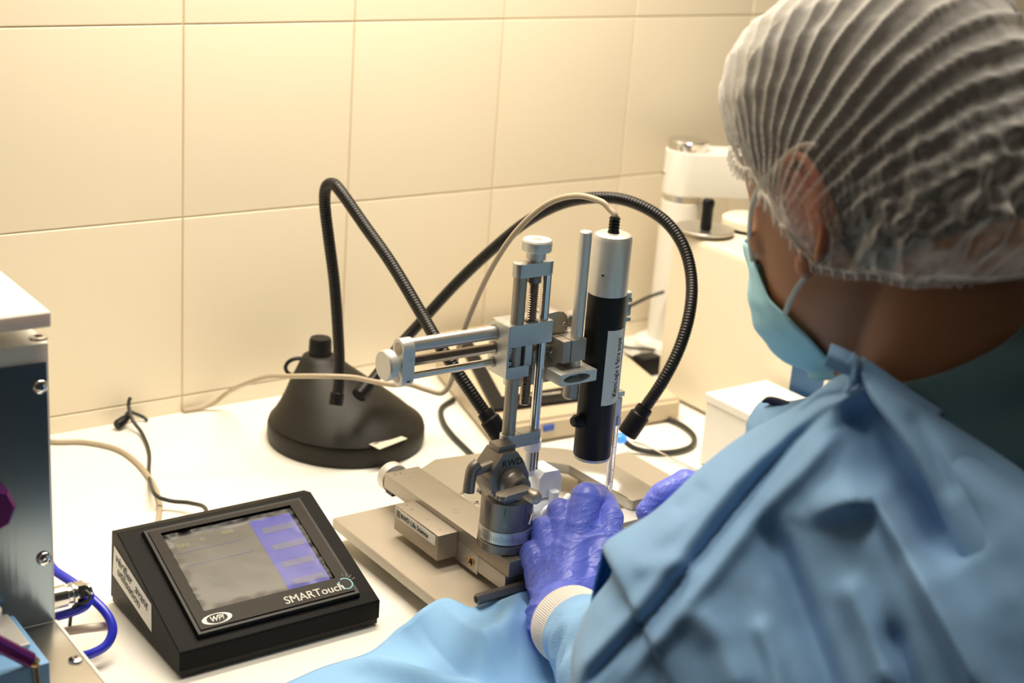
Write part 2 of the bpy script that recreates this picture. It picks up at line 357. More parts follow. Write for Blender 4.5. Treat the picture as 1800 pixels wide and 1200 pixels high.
    a = q(-.3760, .0575); b = q(-.3722, .0295); cc = q(-.4520, .0155); d = q(-.4520, .0400)
    bm = new_bm(); prism(bm, [a, b, cc, d], (-.0002, 0, 0)); lb = link('side_label', bm, 'paper', t)
    xd = (d - a).normalized(); yd = Vector((0, 0, 1)); yd = (yd - xd * yd.dot(xd)).normalized()
    lettering('label_text', 'vérifier  avant', 0.0118, a + xd * .006 - yd * .0105, xd, yd, 'ink', lb, sx=1.02, lift=.0006)
    lettering('label_text', 'utilisation', 0.0118, a + xd * .012 - yd * .0200, xd, yd, 'ink', lb, sx=1.02, lift=.0006)
    bm = new_bm(); box(bm, (-.150, yb - .001, .03), (-.138, yb + .008, .044), .001); link('cable_socket', bm, 'black', t)
mat_button = mat('dim_lcd_text_band', (0.085, 0.085, 0.17), 0.4, spec=0.08, emit=(0.22, 0.22, 0.42), estr=0.14)
controller()
def blob(name, c, r, m, parent=None, sc=(1, 1, 1), seg=24):
    bm = new_bm(); bmesh.ops.create_uvsphere(bm, u_segments=seg, v_segments=seg // 2, radius=r)
    for v in bm.verts: v.co = Vector((v.co.x * sc[0], v.co.y * sc[1], v.co.z * sc[2])) + Vector(c)
    return link(name, bm, m, parent, smooth=60)

# ------------------------------------------------------------------ twin gooseneck lamp
def lamp():
    c = Vector((0.1255, -0.1430, 0.0)); R = 0.0845
    t = thing('twin_gooseneck_lamp', 'black lamp with round weighted base and two black gooseneck arms by the wall', 'lamp', c)
    bm = new_bm(); lathe(bm, c, (0, 0, 1), [(R - .006, 0), (R - .001, .0015), (R, .006), (R, .017), (R - .0015, .022), (R - .005, .0245), (R - .012, .0262), (R - .020, .0268)], 72); link('base', bm, 'blackmatte', t, smooth=40)
    # housing: a skewed cone leaning to the back left
    top = Vector((0.1060, -0.1150, 0)); bm = new_bm(); n = 64; rings = []
    prof = [(.0235, .0805, 0.0), (.029, .0765, .02), (.038, .0680, .12), (.050, .0560, .32), (.063, .0430, .58), (.074, .0310, .80), (.084, .0215, .96), (.088, .0185, 1.0), (.090, .0150, 1.0)]
    for z, r, k in prof:
        q = c.lerp(top, k); ring = []
        for i in range(n):
            a = 2 * PI * i / n; f = 1.0 + 0.05 * math.cos(a + 2.4) * (k < .7)
            ring.append(bm.verts.new((q.x + r * f * math.cos(a), q.y + r * f * math.sin(a), z)))
        rings.append(ring)
    for a, b in zip(rings, rings[1:]):
        for i in range(n): bm.faces.new((a[i], a[(i + 1) % n], b[(i + 1) % n], b[i]))
    bm.faces.new(rings[0]); bm.faces.new(rings[-1]); link('housing', bm, 'blackmatte', t, smooth=40)
    k = Vector((top.x, top.y, .088)); bm = new_bm(); n = 40; rr = []
    for z, r in ((0, .0118), (.002, .0122), (.018, .0116), (.0205, .0105)):
        rr.append([bm.verts.new(k + Vector(((r + .0003 * (i % 2)) * math.cos(2 * PI * i / n), (r + .0003 * (i % 2)) * math.sin(2 * PI * i / n), z))) for i in range(n)])
    for a, b in zip(rr, rr[1:]):
        for i in range(n): bm.faces.new((a[i], a[(i + 1) % n], b[(i + 1) % n], b[i]))
    bm.faces.new(rr[-1]); bm.faces.new(rr[0]); link('dimmer_knob', bm, 'black', t, smooth=40)
    # carrying ring
    rc = at(524, 645, -.10); bm = new_bm(); pts = [rc + Vector((math.cos(a) * .013, math.cos(a) * -.004, math.sin(a) * .0100)) for a in [2 * PI * i / 30 for i in range(31)]]
    sweep(bm, pts, .0022, 8, cap=False); link('hook_ring', bm, 'rubber', t, smooth=60)
    # slots
    for z in (.0555, .049):
        bm = new_bm(); q = c.lerp(top, .35)
        pts = [Vector((q.x + (.0455 + (.0555 - z) * .9) * math.cos(a), q.y + (.0455 + (.0555 - z) * .9) * math.sin(a), z)) for a in [math.radians(-118 + 5 * i) for i in range(12)]]
        sweep(bm, pts, .0011, 6); link('vent_slot', bm, 'black', t, smooth=60)
    # rating plate on the base rim
    a = atz(649, 781, .0270); b = atz(667, 790, .0262); cc = atz(716, 771, .0262); d = atz(698, 764, .0270)
    bm = new_bm(); prism(bm, [a, b, cc, d], (0, 0, .0005)); lb = link('rating_label', bm, 'papercream', t)
    X = (d - a).normalized(); Y = Vector((0, 0, 1)).cross(X)
    for k in range(3):
        q = a + X * (.003 + k * .0102) - Y * .0042 + Vector((0, 0, .0006)); bm = new_bm(); prism(bm, [q, q + X * .0075, q + X * .0075 + Y * .0022, q + Y * .0022], (0, 0, .0001)); link('worn_print', bm, 'inkgrey', lb)
    def neck(pts, r0=.0058):
        C = resample(catmull(pts, 24), .00075); R_ = [r0 + .00026 * math.sin(2 * PI * i / 4.0) for i in range(len(C))]
        return link('gooseneck_arm', sweep(new_bm(), C, R_, 14), 'rubber', t, smooth=60), C
    nk1 = [dep(592, 706, 1.555), dep(596, 660, 1.555), dep(595, 600, 1.55), dep(588, 500, 1.54), dep(578, 420, 1.53), dep(571, 360, 1.52), dep(573, 330, 1.51), dep(585, 323, 1.50), dep(600, 338, 1.49), dep(640, 395, 1.475), dep(688, 463, 1.455), dep(740, 550, 1.43), dep(775, 610, 1.41), dep(825, 685, 1.40), dep(856, 730, 1.40)]
    _, C1 = neck(nk1)
    bm = new_bm(); cyl(bm, dep(590, 712, 1.555), dep(593, 690, 1.555), .0072, 24, .0008); link('arm_socket', bm, 'black', t, smooth=40)
    nk2 = [dep(634, 690, 1.56), dep(660, 662, 1.58), dep(700, 610, 1.60), dep(745, 560, 1.60), dep(800, 500, 1.59), dep(860, 443, 1.57), dep(925, 390, 1.55), dep(990, 357, 1.53), dep(1055, 347, 1.51), dep(1110, 355, 1.50), dep(1165, 385, 1.49), dep(1200, 430, 1.48), dep(1215, 485, 1.47), dep(1213, 545, 1.455), dep(1195, 610, 1.445), dep(1165, 670, 1.440), dep(1130, 722, 1.445)]
    _, C2 = neck(nk2)
    bm = new_bm(); cyl(bm, dep(630, 696, 1.56), dep(648, 674, 1.57), .0082, 24, .0008); link('arm_socket', bm, 'black', t, smooth=40)
    def head(C, L, r):
        p = C[-1]; d = (C[-1] - C[-12]).normalized(); bm = new_bm(); lathe(bm, p - d * .004, d, [(r * .78, 0), (r * .82, .002), (r * .82, .007), (r, .0085), (r, L - .001), (r * .93, L), (r * .86, L), (r * .78, L - .004), (0, L - .004)], 28, closed=False)
        h = link('lamp_head', bm, 'black', t, smooth=40)
        bm = new_bm(); lathe(bm, p - d * .004, d, [(r * .77, L - .0042), (r * .70, L - .0030), (0, L - .0026)], 24); e = link('led_lens', bm, 'ledtip', h, smooth=60)
        q = p - d * .004 + d * (L + .003)
        l = bpy.data.lights.new('lamp_beam', 'SPOT'); l.energy = 0.8; l.color = (0.72, 0.86, 1.0); l.spot_size = math.radians(62); l.spot_blend = 0.7; l.shadow_soft_size = .004
        o = bpy.data.objects.new('lamp_beam', l); COL.objects.link(o); o.location = q; o.rotation_euler = d.to_track_quat('-Z', 'Y').to_euler(); o.parent = t; o.matrix_parent_inverse = parent_inv(t)
        return d
    head(C1, .030, .0095); head(C2, .031, .0098)
lamp()

# ------------------------------------------------------------------ steel-fronted machine on the left
def machine():
    X0, X1 = -0.62, -0.3075; YF = -0.457; ZP = .050; ZT = .272; ye = -0.20
    t = thing('gas_supply_unit', 'machine with mirror steel front and white lid at the left edge of the worktop', 'machine', (X0 + .15, -.33, 0))
    bm = new_bm(); box(bm, (X0, YF, ZP - .002), (X1, ye, ZT), .0018); link('body', bm, 'hdpe', t, smooth=30)
    bm = new_bm(); box(bm, (X0 + .004, YF - .0012, ZP), (X1 - .0022, YF + .001, .2580), .0003); link('front_panel', bm, 'brushed', t)
    bm = new_bm(); box(bm, (X0, YF - .004, .2845), (X1 + .0015, ye + .004, .2965), .003, 3); link('lid', bm, 'hdpe', t, smooth=30)
    bm = new_bm(); box(bm, (X0 + .03, YF + .03, .2710), (X1 - .030, ye - .02, .2850)); link('lid_riser', bm, 'hdpe', t)
    bm = new_bm(); box(bm, (X0, YF - .16, ZP - .003), (X1, YF - .0015, ZP), .0006); link('front_shelf', bm, 'brushedplate', t, smooth=30)
    bm = new_bm(); box(bm, (X1 - .0016, YF - .1604, ZP - .0036), (X1 + .0006, YF - .0012, ZP + .0006), .0003); link('shelf_trim', bm, 'hdpe', t)
    for fx in (X0 + .03, X1 - .07):
        for fy in (YF - .13, ye - .03):
            bm = new_bm(); cyl(bm, (fx, fy, 0), (fx, fy, ZP - .001), .012, 20); link('foot', bm, 'blackmatte', t, smooth=30)
    bm = new_bm(); box(bm, (X0 + .05, YF - .09, .012), (X1 - .10, ye - .04, ZP - .002), .002); link('under_tray', bm, 'alu_warm', t)
    for px, py in ((70, 679), (77, 981)):
        p = at(px, py, YF - .0012); bm = new_bm(); lathe(bm, p, (0, -1, 0), [(.0056, 0), (.0054, .0016), (.0040, .0030), (.0018, .0036), (.0018, .0020), (0, .0020)], 24, closed=False); o = link('panel_screw', bm, 'steel', t, smooth=40)
    p = at(68, 600, YF + .012); p.z = ZT; bm = new_bm(); lathe(bm, p, (0, 0, 1), [(.0068, 0), (.0064, .0012), (.003, .0016), (.003, .0006), (0, .0006)], 24, closed=False); link('lid_screw', bm, 'steel', t, smooth=40)
    p = atz(133, 1160, ZP); bm = new_bm(); lathe(bm, p, (0, 0, 1), [(.0052, 0), (.0050, .0012), (.0036, .0022), (.0016, .0024), (.0016, .0012), (0, .0012)], 24, closed=False); link('shelf_screw', bm, 'steel', t, smooth=40)
    for z, a in ((.2880, .080), (.2650, .072)):
        bm = new_bm(); q = Vector((X1 - .008 - a, YF - .0042 if z > .28 else YF - .0002, z)); prism(bm, [q, q + Vector((a - .028, 0, 0)), q + Vector((a - .028, 0, .0007)), q + Vector((0, 0, .0007))], (0, -.0002, 0)); link('engraved_line', bm, 'inkgrey', t)
    # side fitting
    p = Vector((X1 + .001, YF + .017, at(120, 1045, YF + .017).z)); bm = new_bm()
    lathe(bm, p, (1, 0, 0), [(.0082, 0), (.0086, .001), (.0086, .013), (.0070, .014), (.0070, .017), (.0090, .0175), (.0090, .0195), (.0074, .020), (.0074, .0215)], 32); f = link('quick_coupling', bm, 'steel', t, smooth=30)
    bm = new_bm(); lathe(bm, p, (1, 0, 0), [(.0088, .0217), (.0088, .0275), (.0066, .0280), (.0066, .030)], 6); link('hex_nut', bm, 'steel', f)
    bm = new_bm(); lathe(bm, p, (1, 0, 0), [(.0056, .0295), (.0056, .0325), (.0040, .033)], 24); link('coupling_tip', bm, 'steel', f, smooth=30)
    p = at(98, 978, YF + .02); bm = new_bm(); lathe(bm, (X1, p.y, p.z), (1, 0, 0), [(.0060, 0), (.0060, .002), (.003, .0028)], 20); link('side_screw', bm, 'steel', t, smooth=30)
    # purple knob on the panel
    p = at(-26, 888, YF - .012); bm = new_bm(); lathe(bm, p + Vector((0, .010, 0)), (0, -1, 0), [(.0165, 0), (.0165, .004), (.013, .0045)], 28); link('knob_collar', bm, 'black', t, smooth=30)
    bm = new_bm(); lathe(bm, p + Vector((0, .006, 0)), (0, -1, 0), [(.0160, 0), (.0190, .002), (.0190, .016), (.0160, .019), (0, .019)], 8); link('control_knob', bm, 'purple', t)
    # regulator block on the shelf
    c = atz(20, 1150, ZP); bm = new_bm(); box(bm, (c.x - .034, c.y - .055, ZP), (c.x + .009, c.y + .020, ZP + .020), .0015); rb = link('regulator_block', bm, 'blueblock', t, smooth=30)
    bm = new_bm(); box(bm, (c.x - .036, c.y - .030, ZP + .0205), (c.x + .004, c.y + .018, ZP + .0235), .001); link('block_cover', bm, 'alu_light', rb)
    bm = new_bm(); cyl(bm, (c.x - .018, c.y - .008, ZP + .0236), (c.x - .018, c.y - .008, ZP + .046), .0095, 28, .0015); link('block_cap', bm, 'alu_light', rb, smooth=30)
    a = at(-20, 1122, -.545); b = at(54, 1160, -.545); bm = new_bm(); cyl(bm, a, b, .0056, 28, .0006); link('needle_valve', bm, 'purple', rb, smooth=30)
    d = (b - a).normalized(); bm = new_bm(); lathe(bm, b, d, [(.0040, 0), (.0044, .002), (.0036, .0050), (.0020, .0058)], 20); link('valve_tip', bm, 'brass', rb, smooth=30)
    bm = new_bm(); thread(bm, b + d * .004 + Vector((0, 0, -.002)), b + d * .006 + Vector((0, 0, -.020)), .0034, .0016, .0006); link('hose_barb', bm, 'steel', rb, smooth=30)
machine()
def tubes():
    D = 1.195
    tag(cable('blue_air_tube', [dep(84, 985, 1.24), dep(97, 1003, 1.225), dep(128, 1024, 1.215), dep(160, 1050, 1.21), dep(187, 1078, 1.205), dep(198, 1105, 1.20), dep(188, 1132, 1.195), dep(162, 1148, 1.19), dep(130, 1156, 1.19)], .0037, 'bluetube', n=14), 'long blue plastic air tube curling wide beside the steel-fronted machine', 'tube')
    tag(cable('blue_air_tube', [dep(84, 1087, 1.185), dep(100, 1083, 1.185), dep(125, 1076, 1.185), dep(148, 1066, 1.185), dep(157, 1052, 1.19), dep(155, 1040, 1.19), dep(146, 1036, 1.20)], .0036, 'bluetube', n=14), 'short blue air tube bent up to the silver coupling of the machine', 'tube')
    tag(cable('milky_hose', [dep(100, 1112, 1.19), dep(130, 1107, 1.195), dep(160, 1103, 1.20), dep(190, 1100, 1.21)], .0036, 'cleartube', n=12), 'short milky white hose inside the loop of blue tube', 'hose')
    tag(cable('thin_black_lead', [dep(151, 1038, 1.182), dep(158, 1047, 1.180), dep(150, 1059, 1.180), dep(134, 1062, 1.182), dep(126, 1075, 1.185), dep(122, 1104, 1.20)], .0014, 'greencable'), 'thin black lead hooked around the silver coupling', 'cable')
tubes()
# ------------------------------------------------------------------ stereotaxic frame
def slab_with_hole(bm, outer, inner, ext):
    n = len(outer); e = Vector(ext)
    A = [bm.verts.new(Vector(p)) for p in outer]; B = [bm.verts.new(Vector(p)) for p in inner]
    C = [bm.verts.new(Vector(p) + e) for p in outer]; D = [bm.verts.new(Vector(p) + e) for p in inner]
    for i in range(n):
        j = (i + 1) % n
        bm.faces.new((A[i], A[j], B[j], B[i])); bm.faces.new((C[i], D[i], D[j], C[j])); bm.faces.new((A[i], C[i], C[j], A[j])); bm.faces.new((B[i], B[j], D[j], D[i]))
def rrect(cx, cy, hx, hy, r, n=6):
    pts = []
    for sx, sy, a0 in ((1, 1, 0), (-1, 1, 90), (-1, -1, 180), (1, -1, 270)):
        for k in range(n + 1):
            a = math.radians(a0 + 90 * k / n); pts.append((cx + sx * (hx - r) + r * math.cos(a), cy + sy * (hy - r) + r * math.sin(a)))
    return pts
def frame():
    t = thing('stereotaxic_frame', 'silver stereotaxic frame with wide pale base plate and U-shaped metal bars', 'lab frame', (0.15, -.44, 0))
    bm = new_bm(); box(bm, (-.0105, -.60, .0150), (.345, -.3540, .0255), .0022, 3); link('base_plate', bm, 'plate', t, smooth=30)
    for fx in (.03, .30):
        for fy in (-.57, -.385):
            bm = new_bm(); cyl(bm, (fx, fy, 0), (fx, fy, .0152), .011, 20, .001); link('rubber_foot', bm, 'rubber', t, smooth=30)
    z0, z1 = .0455, .0555
    bm = new_bm(); prism(bm, [(.090, -.352, z0), (.110, -.3390, z0), (.212, -.3520, z0), (.2400, -.3720, z0), (.2620, -.3980, z0), (.2620, -.4900, z0), (.2540, -.5020, z0), (.2240, -.5020, z0), (.2220, -.4960, z0), (.2220, -.4080, z0), (.2050, -.3900, z0), (.1180, -.4020, z0), (.1020, -.418, z0), (.1020, -.5550, z0), (.0460, -.5550, z0), (.0460, -.3700, z0)][::-1], (0, 0, z1 - z0), .0018, 2); u = link('u_shaped_bar', bm, 'frame', t, smooth=30)
    for x, y in ((.150, -.37), (.245, -.41), (.06, -.545), (.245, -.49)):
        bm = new_bm(); cyl(bm, (x, y, .0250), (x, y, z0 + .0005), .0095, 24); link('support_post', bm, 'alu', t, smooth=30)
    for x, y in ((.0905, -.417), (.0905, -.4395)): screw(t, (x, y, z1), (0, 0, 1), .0032, .0010)
    hole(t, (.255, -.392, z1), (0, 0, 1), .0018)
    # sliding rail on the left bar
    xl, xr, zr = .0405, .0775, .0625
    bm = new_bm(); box(bm, (xl, -.5600, .0480), (xr, -.3590, zr), .0012); rl = link('slide_rail', bm, 'alu_warm', t, smooth=30)
    for p, r in (((.055, -.3805), .0034), ((.055, -.4565), .0034)):
        hole(rl, (*p, zr), (0, 0, 1), r)
    for p in ((.0475, -.3665), (.0535, -.3665)): screw(rl, (*p, zr), (0, 0, 1), .0014, .0004)
    for k in range(26):
        bm = new_bm(); y = -.400 - k * .0025; box(bm, (xr - (.0045 if k % 5 == 0 else .003), y - .0001, zr), (xr - .001, y + .0001, zr + .00006)); link('scale_mark', bm, 'inkgrey', rl)
    bm = new_bm(); lathe(bm, (.0550, -.3595, .0520), (0, 1, 0), [(.0070, 0), (.0070, .0035), (.0138, .0040), (.0144, .0055), (.0144, .0130), (.0130, .0150), (0, .0150)], 40); link('rail_knob', bm, 'alu_light', t, smooth=30)
    bm = new_bm(); box(bm, (.042, -.372, .0430), (.055, -.3600, .0478), .0006); link('rail_stop', bm, 'black', t)
    # carriage box with its sticker
    b0, b1 = (.0195, -.4840, .0335), (.0402, -.4130, .0575)
    bm = new_bm(); box(bm, b0, b1, .0008); cb = link('carriage_block', bm, 'alu_warm', t, smooth=30)
    for y in (-.4190, -.4285): screw(cb, (.0275, y, b1[2]), (0, 0, 1), .0012, .0003)
    for y in (-.4520, -.4740): hole(cb, (.0275 if y < -.46 else .029, y, b1[2]), (0, 0, 1), .0013)
    bm = new_bm(); box(bm, (b0[0] - .0003, -.4800, .0465), (b0[0], -.4155, .0555), .0001); st = link('maker_sticker', bm, 'paper', cb)
    bm = new_bm(); box(bm, (b0[0] - .0005, -.4225, .0478), (b0[0] - .0003, -.4165, .0545)); link('sticker_mark', bm, 'inkgrey', st)
    lettering('sticker_text', 'RWD Life Science', .0066, (b0[0] - .0003, -.4240, .0490), (0, -1, 0), (0, 0, 1), 'ink', st, bold=.0001, sx=.92)
    bm = new_bm(); box(bm, (.0402, -.5160, .0300), (.0560, -.4700, .0482), .0008); c2 = link('clamp_block', bm, 'alu', t, smooth=30)
    bm = new_bm(); box(bm, (.0405, -.5560, .0330), (.0760, -.5150, .0478), .0008); link('clamp_block', bm, 'alu', t, smooth=30)
    bm = new_bm(); lathe(bm, (.0402, -.506, .0385), (-1, 0, 0), [(.0048, -.0005), (.0048, .0008), (.0036, .0008), (.0028, .0001), (0, .0001)], 24, closed=False); o = link('threaded_bush', bm, 'brass', c2, smooth=30); o.data.materials.append(M['hole'])
    for f in o.data.polygons:
        if (f.center - Vector((.0402, -.506, .0385))).length < .0030: f.material_index = 1
    # hexagonal ear bar in front
    a = Vector((.0060, -.5640, .0385)); bm = new_bm(); lathe(bm, a, (1, 0, 0), [(.0042, 0), (.0048, .0006), (.0048, .0960)], 6); hb = link('hexagonal_bar', bm, 'bronze', t)
    bm = new_bm(); lathe(bm, a - Vector((.00015, 0, 0)), (1, 0, 0), [(.0026, 0), (.0026, .0002)], 20); link('bar_bore', bm, 'hole', hb)
    bm = new_bm(); box(bm, (.0785, -.5580, .0560), (.1140, -.5100, .0600), .0006); ep = link('ear_bar_plate', bm, 'alu_light', t, smooth=30)
    screw(ep, (.0930, -.5420, .0600), (0, 0, 1), .0030, .0008)
    # right bar dovetail pieces
    bm = new_bm(); box(bm, (.196, -.5180, .0400), (.232, -.4930, .0452), .001); link('end_shoe', bm, 'alu_light', t, smooth=30)
    bm = new_bm(); box(bm, (.120, -.5550, .0258), (.215, -.4250, .0300), .001); link('stage_plate', bm, 'frame', t, smooth=30)
frame()
def clamp_white():
    c = at(947, 852, -.475)
    t = thing('animal_head_clamp', 'small white metal nose clamp assembly beside the gloved hand, lit bluish white', 'clamp', (c.x, -.475, .055))
    b = at(954, 842, -.475); bm = new_bm(); h = .0125
    prism(bm, [(b.x - .0130, -.487, b.z - h), (b.x + .0130, -.487, b.z - h), (b.x + .0130, -.487, b.z + h * .35), (b.x + .0080, -.487, b.z + h), (b.x - .0080, -.487, b.z + h * 1.05), (b.x - .0130, -.487, b.z + h * .6)], (0, .024, 0), .0012, 2); link('clamp_body', bm, 'whiteclamp', t, smooth=30)
    p = at(933, 806, -.475); bm = new_bm(); lathe(bm, (p.x, -.475, b.z + .008), (0, 0, 1), [(.0050, 0), (.0050, .024), (.0076, .0245), (.0082, .027), (.0082, .0345), (.0070, .0355), (0, .0355)], 28); link('clamp_screw', bm, 'whiteclamp', t, smooth=30)
    for s in (-.0035, 0, .0035):
        bm = new_bm(); box(bm, (p.x + s - .0006, -.4806, b.z + .014), (p.x + s + .0006, -.4795, b.z + .031)); link('screw_flute', bm, 'inkgrey', t)
    q = at(950, 893, -.485); bm = new_bm(); cyl(bm, (q.x - .014, -.485, q.z), (q.x + .016, -.485, q.z), .0088, 28, .001); link('cross_cylinder', bm, 'whiteclamp', t, smooth=30)
    bm = new_bm(); cyl(bm, (b.x - .004, -.478, b.z - .026), (b.x - .004, -.478, b.z - .011), .0055, 20); link('neck', bm, 'whiteclamp', t, smooth=30)
    q2 = at(932, 897, -.500); bm = new_bm(); lathe(bm, q2, Vector((.5, .85, .1)), [(.0036, 0), (.0040, .001), (.0040, .007), (.0026, .0075), (.0026, .018)], 6); link('set_screw', bm, 'whiteclamp', t)
    q3 = at(973, 872, -.490); bm = new_bm(); cyl(bm, q3 + Vector((0, 0, -.014)), q3 + Vector((0, 0, .006)), .0048, 24, .0008); link('thumb_screw', bm, 'whiteclamp', t, smooth=30)
    q4 = at(966, 903, -.500); bm = new_bm(); pts = [q4 + Vector((math.cos(a) * .0070, 0, math.sin(a) * .0070)) for a in [2 * PI * i / 24 for i in range(25)]]; sweep(bm, pts, .0026, 8, cap=False); link('clamp_ring', bm, 'whiteclamp', t, smooth=60)
    bm = new_bm(); cyl(bm, (q4.x, -.500, q4.z - .0075), (q4.x + .004, -.49, .0302), .0045, 16); link('clamp_stem', bm, 'whiteclamp', t, smooth=30)
    bm = new_bm(); cyl(bm, q4 + Vector((.006, 0, .001)), q4 + Vector((.030, .012, .006)), .0032, 16); link('tooth_bar', bm, 'whiteclamp', t, smooth=30)
clamp_white()

# ------------------------------------------------------------------ micromanipulator
def manipulator():
    Y = -.530
    t = thing('micromanipulator', 'silver micromanipulator tower with threaded rods and scale ring clamped on the rail', 'manipulator', (.056, Y, .0625))
    c = Vector((.0560, Y, 0))
    bm = new_bm(); lathe(bm, c + Vector((0, 0, .0626)), (0, 0, 1), [(.0225, 0), (.0235, .001), (.0235, .0080), (.0222, .0085), (.0222, .0092)], 56); link('turret_base', bm, 'bronze', t, smooth=30)
    bm = new_bm(); lathe(bm, c + Vector((0, 0, .0716)), (0, 0, 1), [(.0225, 0), (.0230, .0006), (.0230, .0112), (.0225, .0118)], 56); sr = link('scale_ring', bm, 'alu', t, smooth=30)
    for k in range(72):
        a = 2 * PI * k / 72; hh = .0062 if k % 5 == 0 else .0042
        bm = new_bm(); x, y = math.cos(a), math.sin(a); s = .00016; q = c + Vector((x * .02305, y * .02305, .0745)); sd = Vector((-y * s, x * s, 0))
        bm.faces.new([bm.verts.new(q - sd), bm.verts.new(q + sd), bm.verts.new(q + sd + Vector((0, 0, hh))), bm.verts.new(q - sd + Vector((0, 0, hh)))]); link('graduation', bm, 'ink', sr)
    bm = new_bm(); lathe(bm, c + Vector((0, 0, .0834)), (0, 0, 1), [(.0222, 0), (.0224, .001), (.0224, .0250), (.0205, .0275), (.018, .0285)], 56); tb = link('turret_body', bm, 'bronze', t, smooth=30)
    for (px, py, hx, hz) in ((865, 886, .0085, .0045),):
        p = at(px, py, Y - .018); bm = new_bm()
        a0 = math.atan2(p.y - c.y, p.x - c.x); prism(bm, [c + Vector((math.cos(a) * .02255, math.sin(a) * .02255, z)) for a, z in ((a0 - .34, .0985), (a0 + .30, .0985), (a0 + .34, .1060), (a0 - .30, .1060))], Vector((-math.cos(a0), -math.sin(a0), 0)) * .002); link('turret_slot', bm, 'hole', tb)  # dark patch paints the slot's shade on the uncut body
    a0 = math.radians(-70)
    bm = new_bm(); prism(bm, [c + Vector((math.cos(a) * .02250, math.sin(a) * .02250, z)) for a, z in ((a0 - .22, .0885), (a0 + .22, .0885), (a0 + .22, .1065), (a0 - .22, .1065))], Vector((-math.cos(a0), -math.sin(a0), 0)) * .002); link('turret_slot', bm, 'hole', tb)
    bm = new_bm(); q = c + Vector((math.cos(a0) * .0228, math.sin(a0) * .0228, 0)); cyl(bm, q + Vector((0, 0, .0890)), q + Vector((.002, 0, .0975)), .0016, 12); link('locking_pin', bm, 'steel', tb, smooth=30)
    p = c + Vector((math.cos(math.radians(-130)) * .0224, math.sin(math.radians(-130)) * .0224, .0900)); hole(tb, p, (math.cos(math.radians(-130)), math.sin(math.radians(-130)), 0), .0016)
    # tilting head, a bevelled disc narrowing towards the top
    yf = -.5500
    out = [at(*q, yf) for q in ((885, 799), (911, 794), (922, 812), (930, 832), (931, 852), (924, 870), (908, 881), (888, 886), (873, 880), (864, 864), (862, 845), (867, 826))]
    bm = new_bm(); prism(bm, out, (0, .024, 0), .0016, 2); hd = link('tilt_head', bm, 'bronze', t, smooth=30)
    o = out[0]; bm = new_bm(); box(bm, (o.x - .0010, yf + .005, o.z - .002), (out[1].x + .0010, yf + .020, o.z + .0048), .0010); link('neck_block', bm, 'bronze', hd, smooth=30)
    m0 = at(882, 822, yf); lettering('maker_letters', 'RWD', .0086, m0, (1, 0, 0), (0, 0, 1), 'hole', hd, bold=.0001, lift=.0001, sx=1.02)
    for k in range(9):
        a = math.radians(200 + k * 11); q = at(896, 847, yf) + Vector((math.cos(a) * .0165, -.0002, math.sin(a) * .0165)); dv = Vector((math.cos(a), 0, math.sin(a))); sv = Vector((-math.sin(a), 0, math.cos(a))) * .0002
        bm = new_bm(); prism(bm, [q - sv, q + sv, q + sv + dv * .003, q - sv + dv * .003], (0, .0001, 0)); link('tilt_mark', bm, 'hole', hd)
    b = at(897, 847, yf); bm = new_bm(); lathe(bm, b, (0, -1, 0), [(.0125, 0), (.0125, .003), (.0108, .0045), (.0100, .0060), (.0100, .0150), (.0090, .0160), (.0052, .0160), (.0052, .0260)], 36); link('pivot_boss', bm, 'bronze', hd, smooth=30)
    e = b + Vector((0, -.026, 0)); bm = new_bm(); lathe(bm, e, (0.1, -1, 0), [(.0056, 0), (.0058, .002), (.0058, .008), (.0050, .0105), (.0030, .0120), (0, .0124)], 28); link('pivot_tip', bm, 'alu_warm', hd, smooth=50)
    # wing lever under the tip
    L0 = at(873, 879, yf - .028); L1 = at(926, 863, yf - .028); bm = new_bm(); n = 10; pts = []
    ux = (L1 - L0).normalized(); uz = Vector((0, 0, 1)); hy = .0058
    for k in range(n + 1): a = math.radians(90 + 180 * k / n); pts.append(L0 + ux * (.006 + math.cos(a) * .006) + Vector((0, math.sin(a) * hy, 0)))
    for k in range(n + 1): a = math.radians(-90 + 180 * k / n); pts.append(L1 + ux * (-.004 + math.cos(a) * .004) + Vector((0, math.sin(a) * hy, 0)))
    prism(bm, pts, (0, 0, .0042), .0007, 2); link('lock_lever', bm, 'bronze', hd, smooth=30)
    # T screw at the left
    s0 = at(868, 815, yf + .008); bm = new_bm(); cyl(bm, s0, s0 + Vector((-.020, .0, -.0035)), .0042, 20, .0006); ts = link('side_screw', bm, 'bronze', hd, smooth=30)
    s1 = s0 + Vector((-.020, 0, -.0035)); bm = new_bm(); sweep(bm, catmull([s1 + Vector((.004, 0, .0065)), s1 + Vector((-.001, 0, .0030)), s1 + Vector((-.0035, -.001, -.005)), s1 + Vector((-.0050, -.002, -.0160))], 6), .0050, 12); link('side_lever', bm, 'bronze', ts, smooth=60)
    bm = new_bm(); lathe(bm, (s0.x + .030, -.50, .118), (1, 0, 0), [(.006, 0), (.0075, .001), (.0075, .005), (.006, .006)], 24); link('lock_nut', bm, 'alu_light', hd, smooth=30)
    # column: bottom clamp, rods, lead screw, top clamp, knob
    xr, xs, xt = .0515, .0655, .0782
    def clampbar(z0, z1, x0=.0448, x1=.0820, y0=-.5362, y1=-.5238):
        bm = new_bm(); o2 = rrect((x0 + x1) / 2, (y0 + y1) / 2, (x1 - x0) / 2, (y1 - y0) / 2, .0060)
        prism(bm, [(x, y, z0) for x, y in o2], (0, 0, z1 - z0), .0007, 2); return bm
    lo = link('lower_clamp', clampbar(.1535, .1650, .0440, .0838), 'alu', t, smooth=30)
    bm = new_bm(); box(bm, (.0600, -.5362, .1648), (.0604, -.5240, .1651)); link('clamp_split', bm, 'hole', lo)
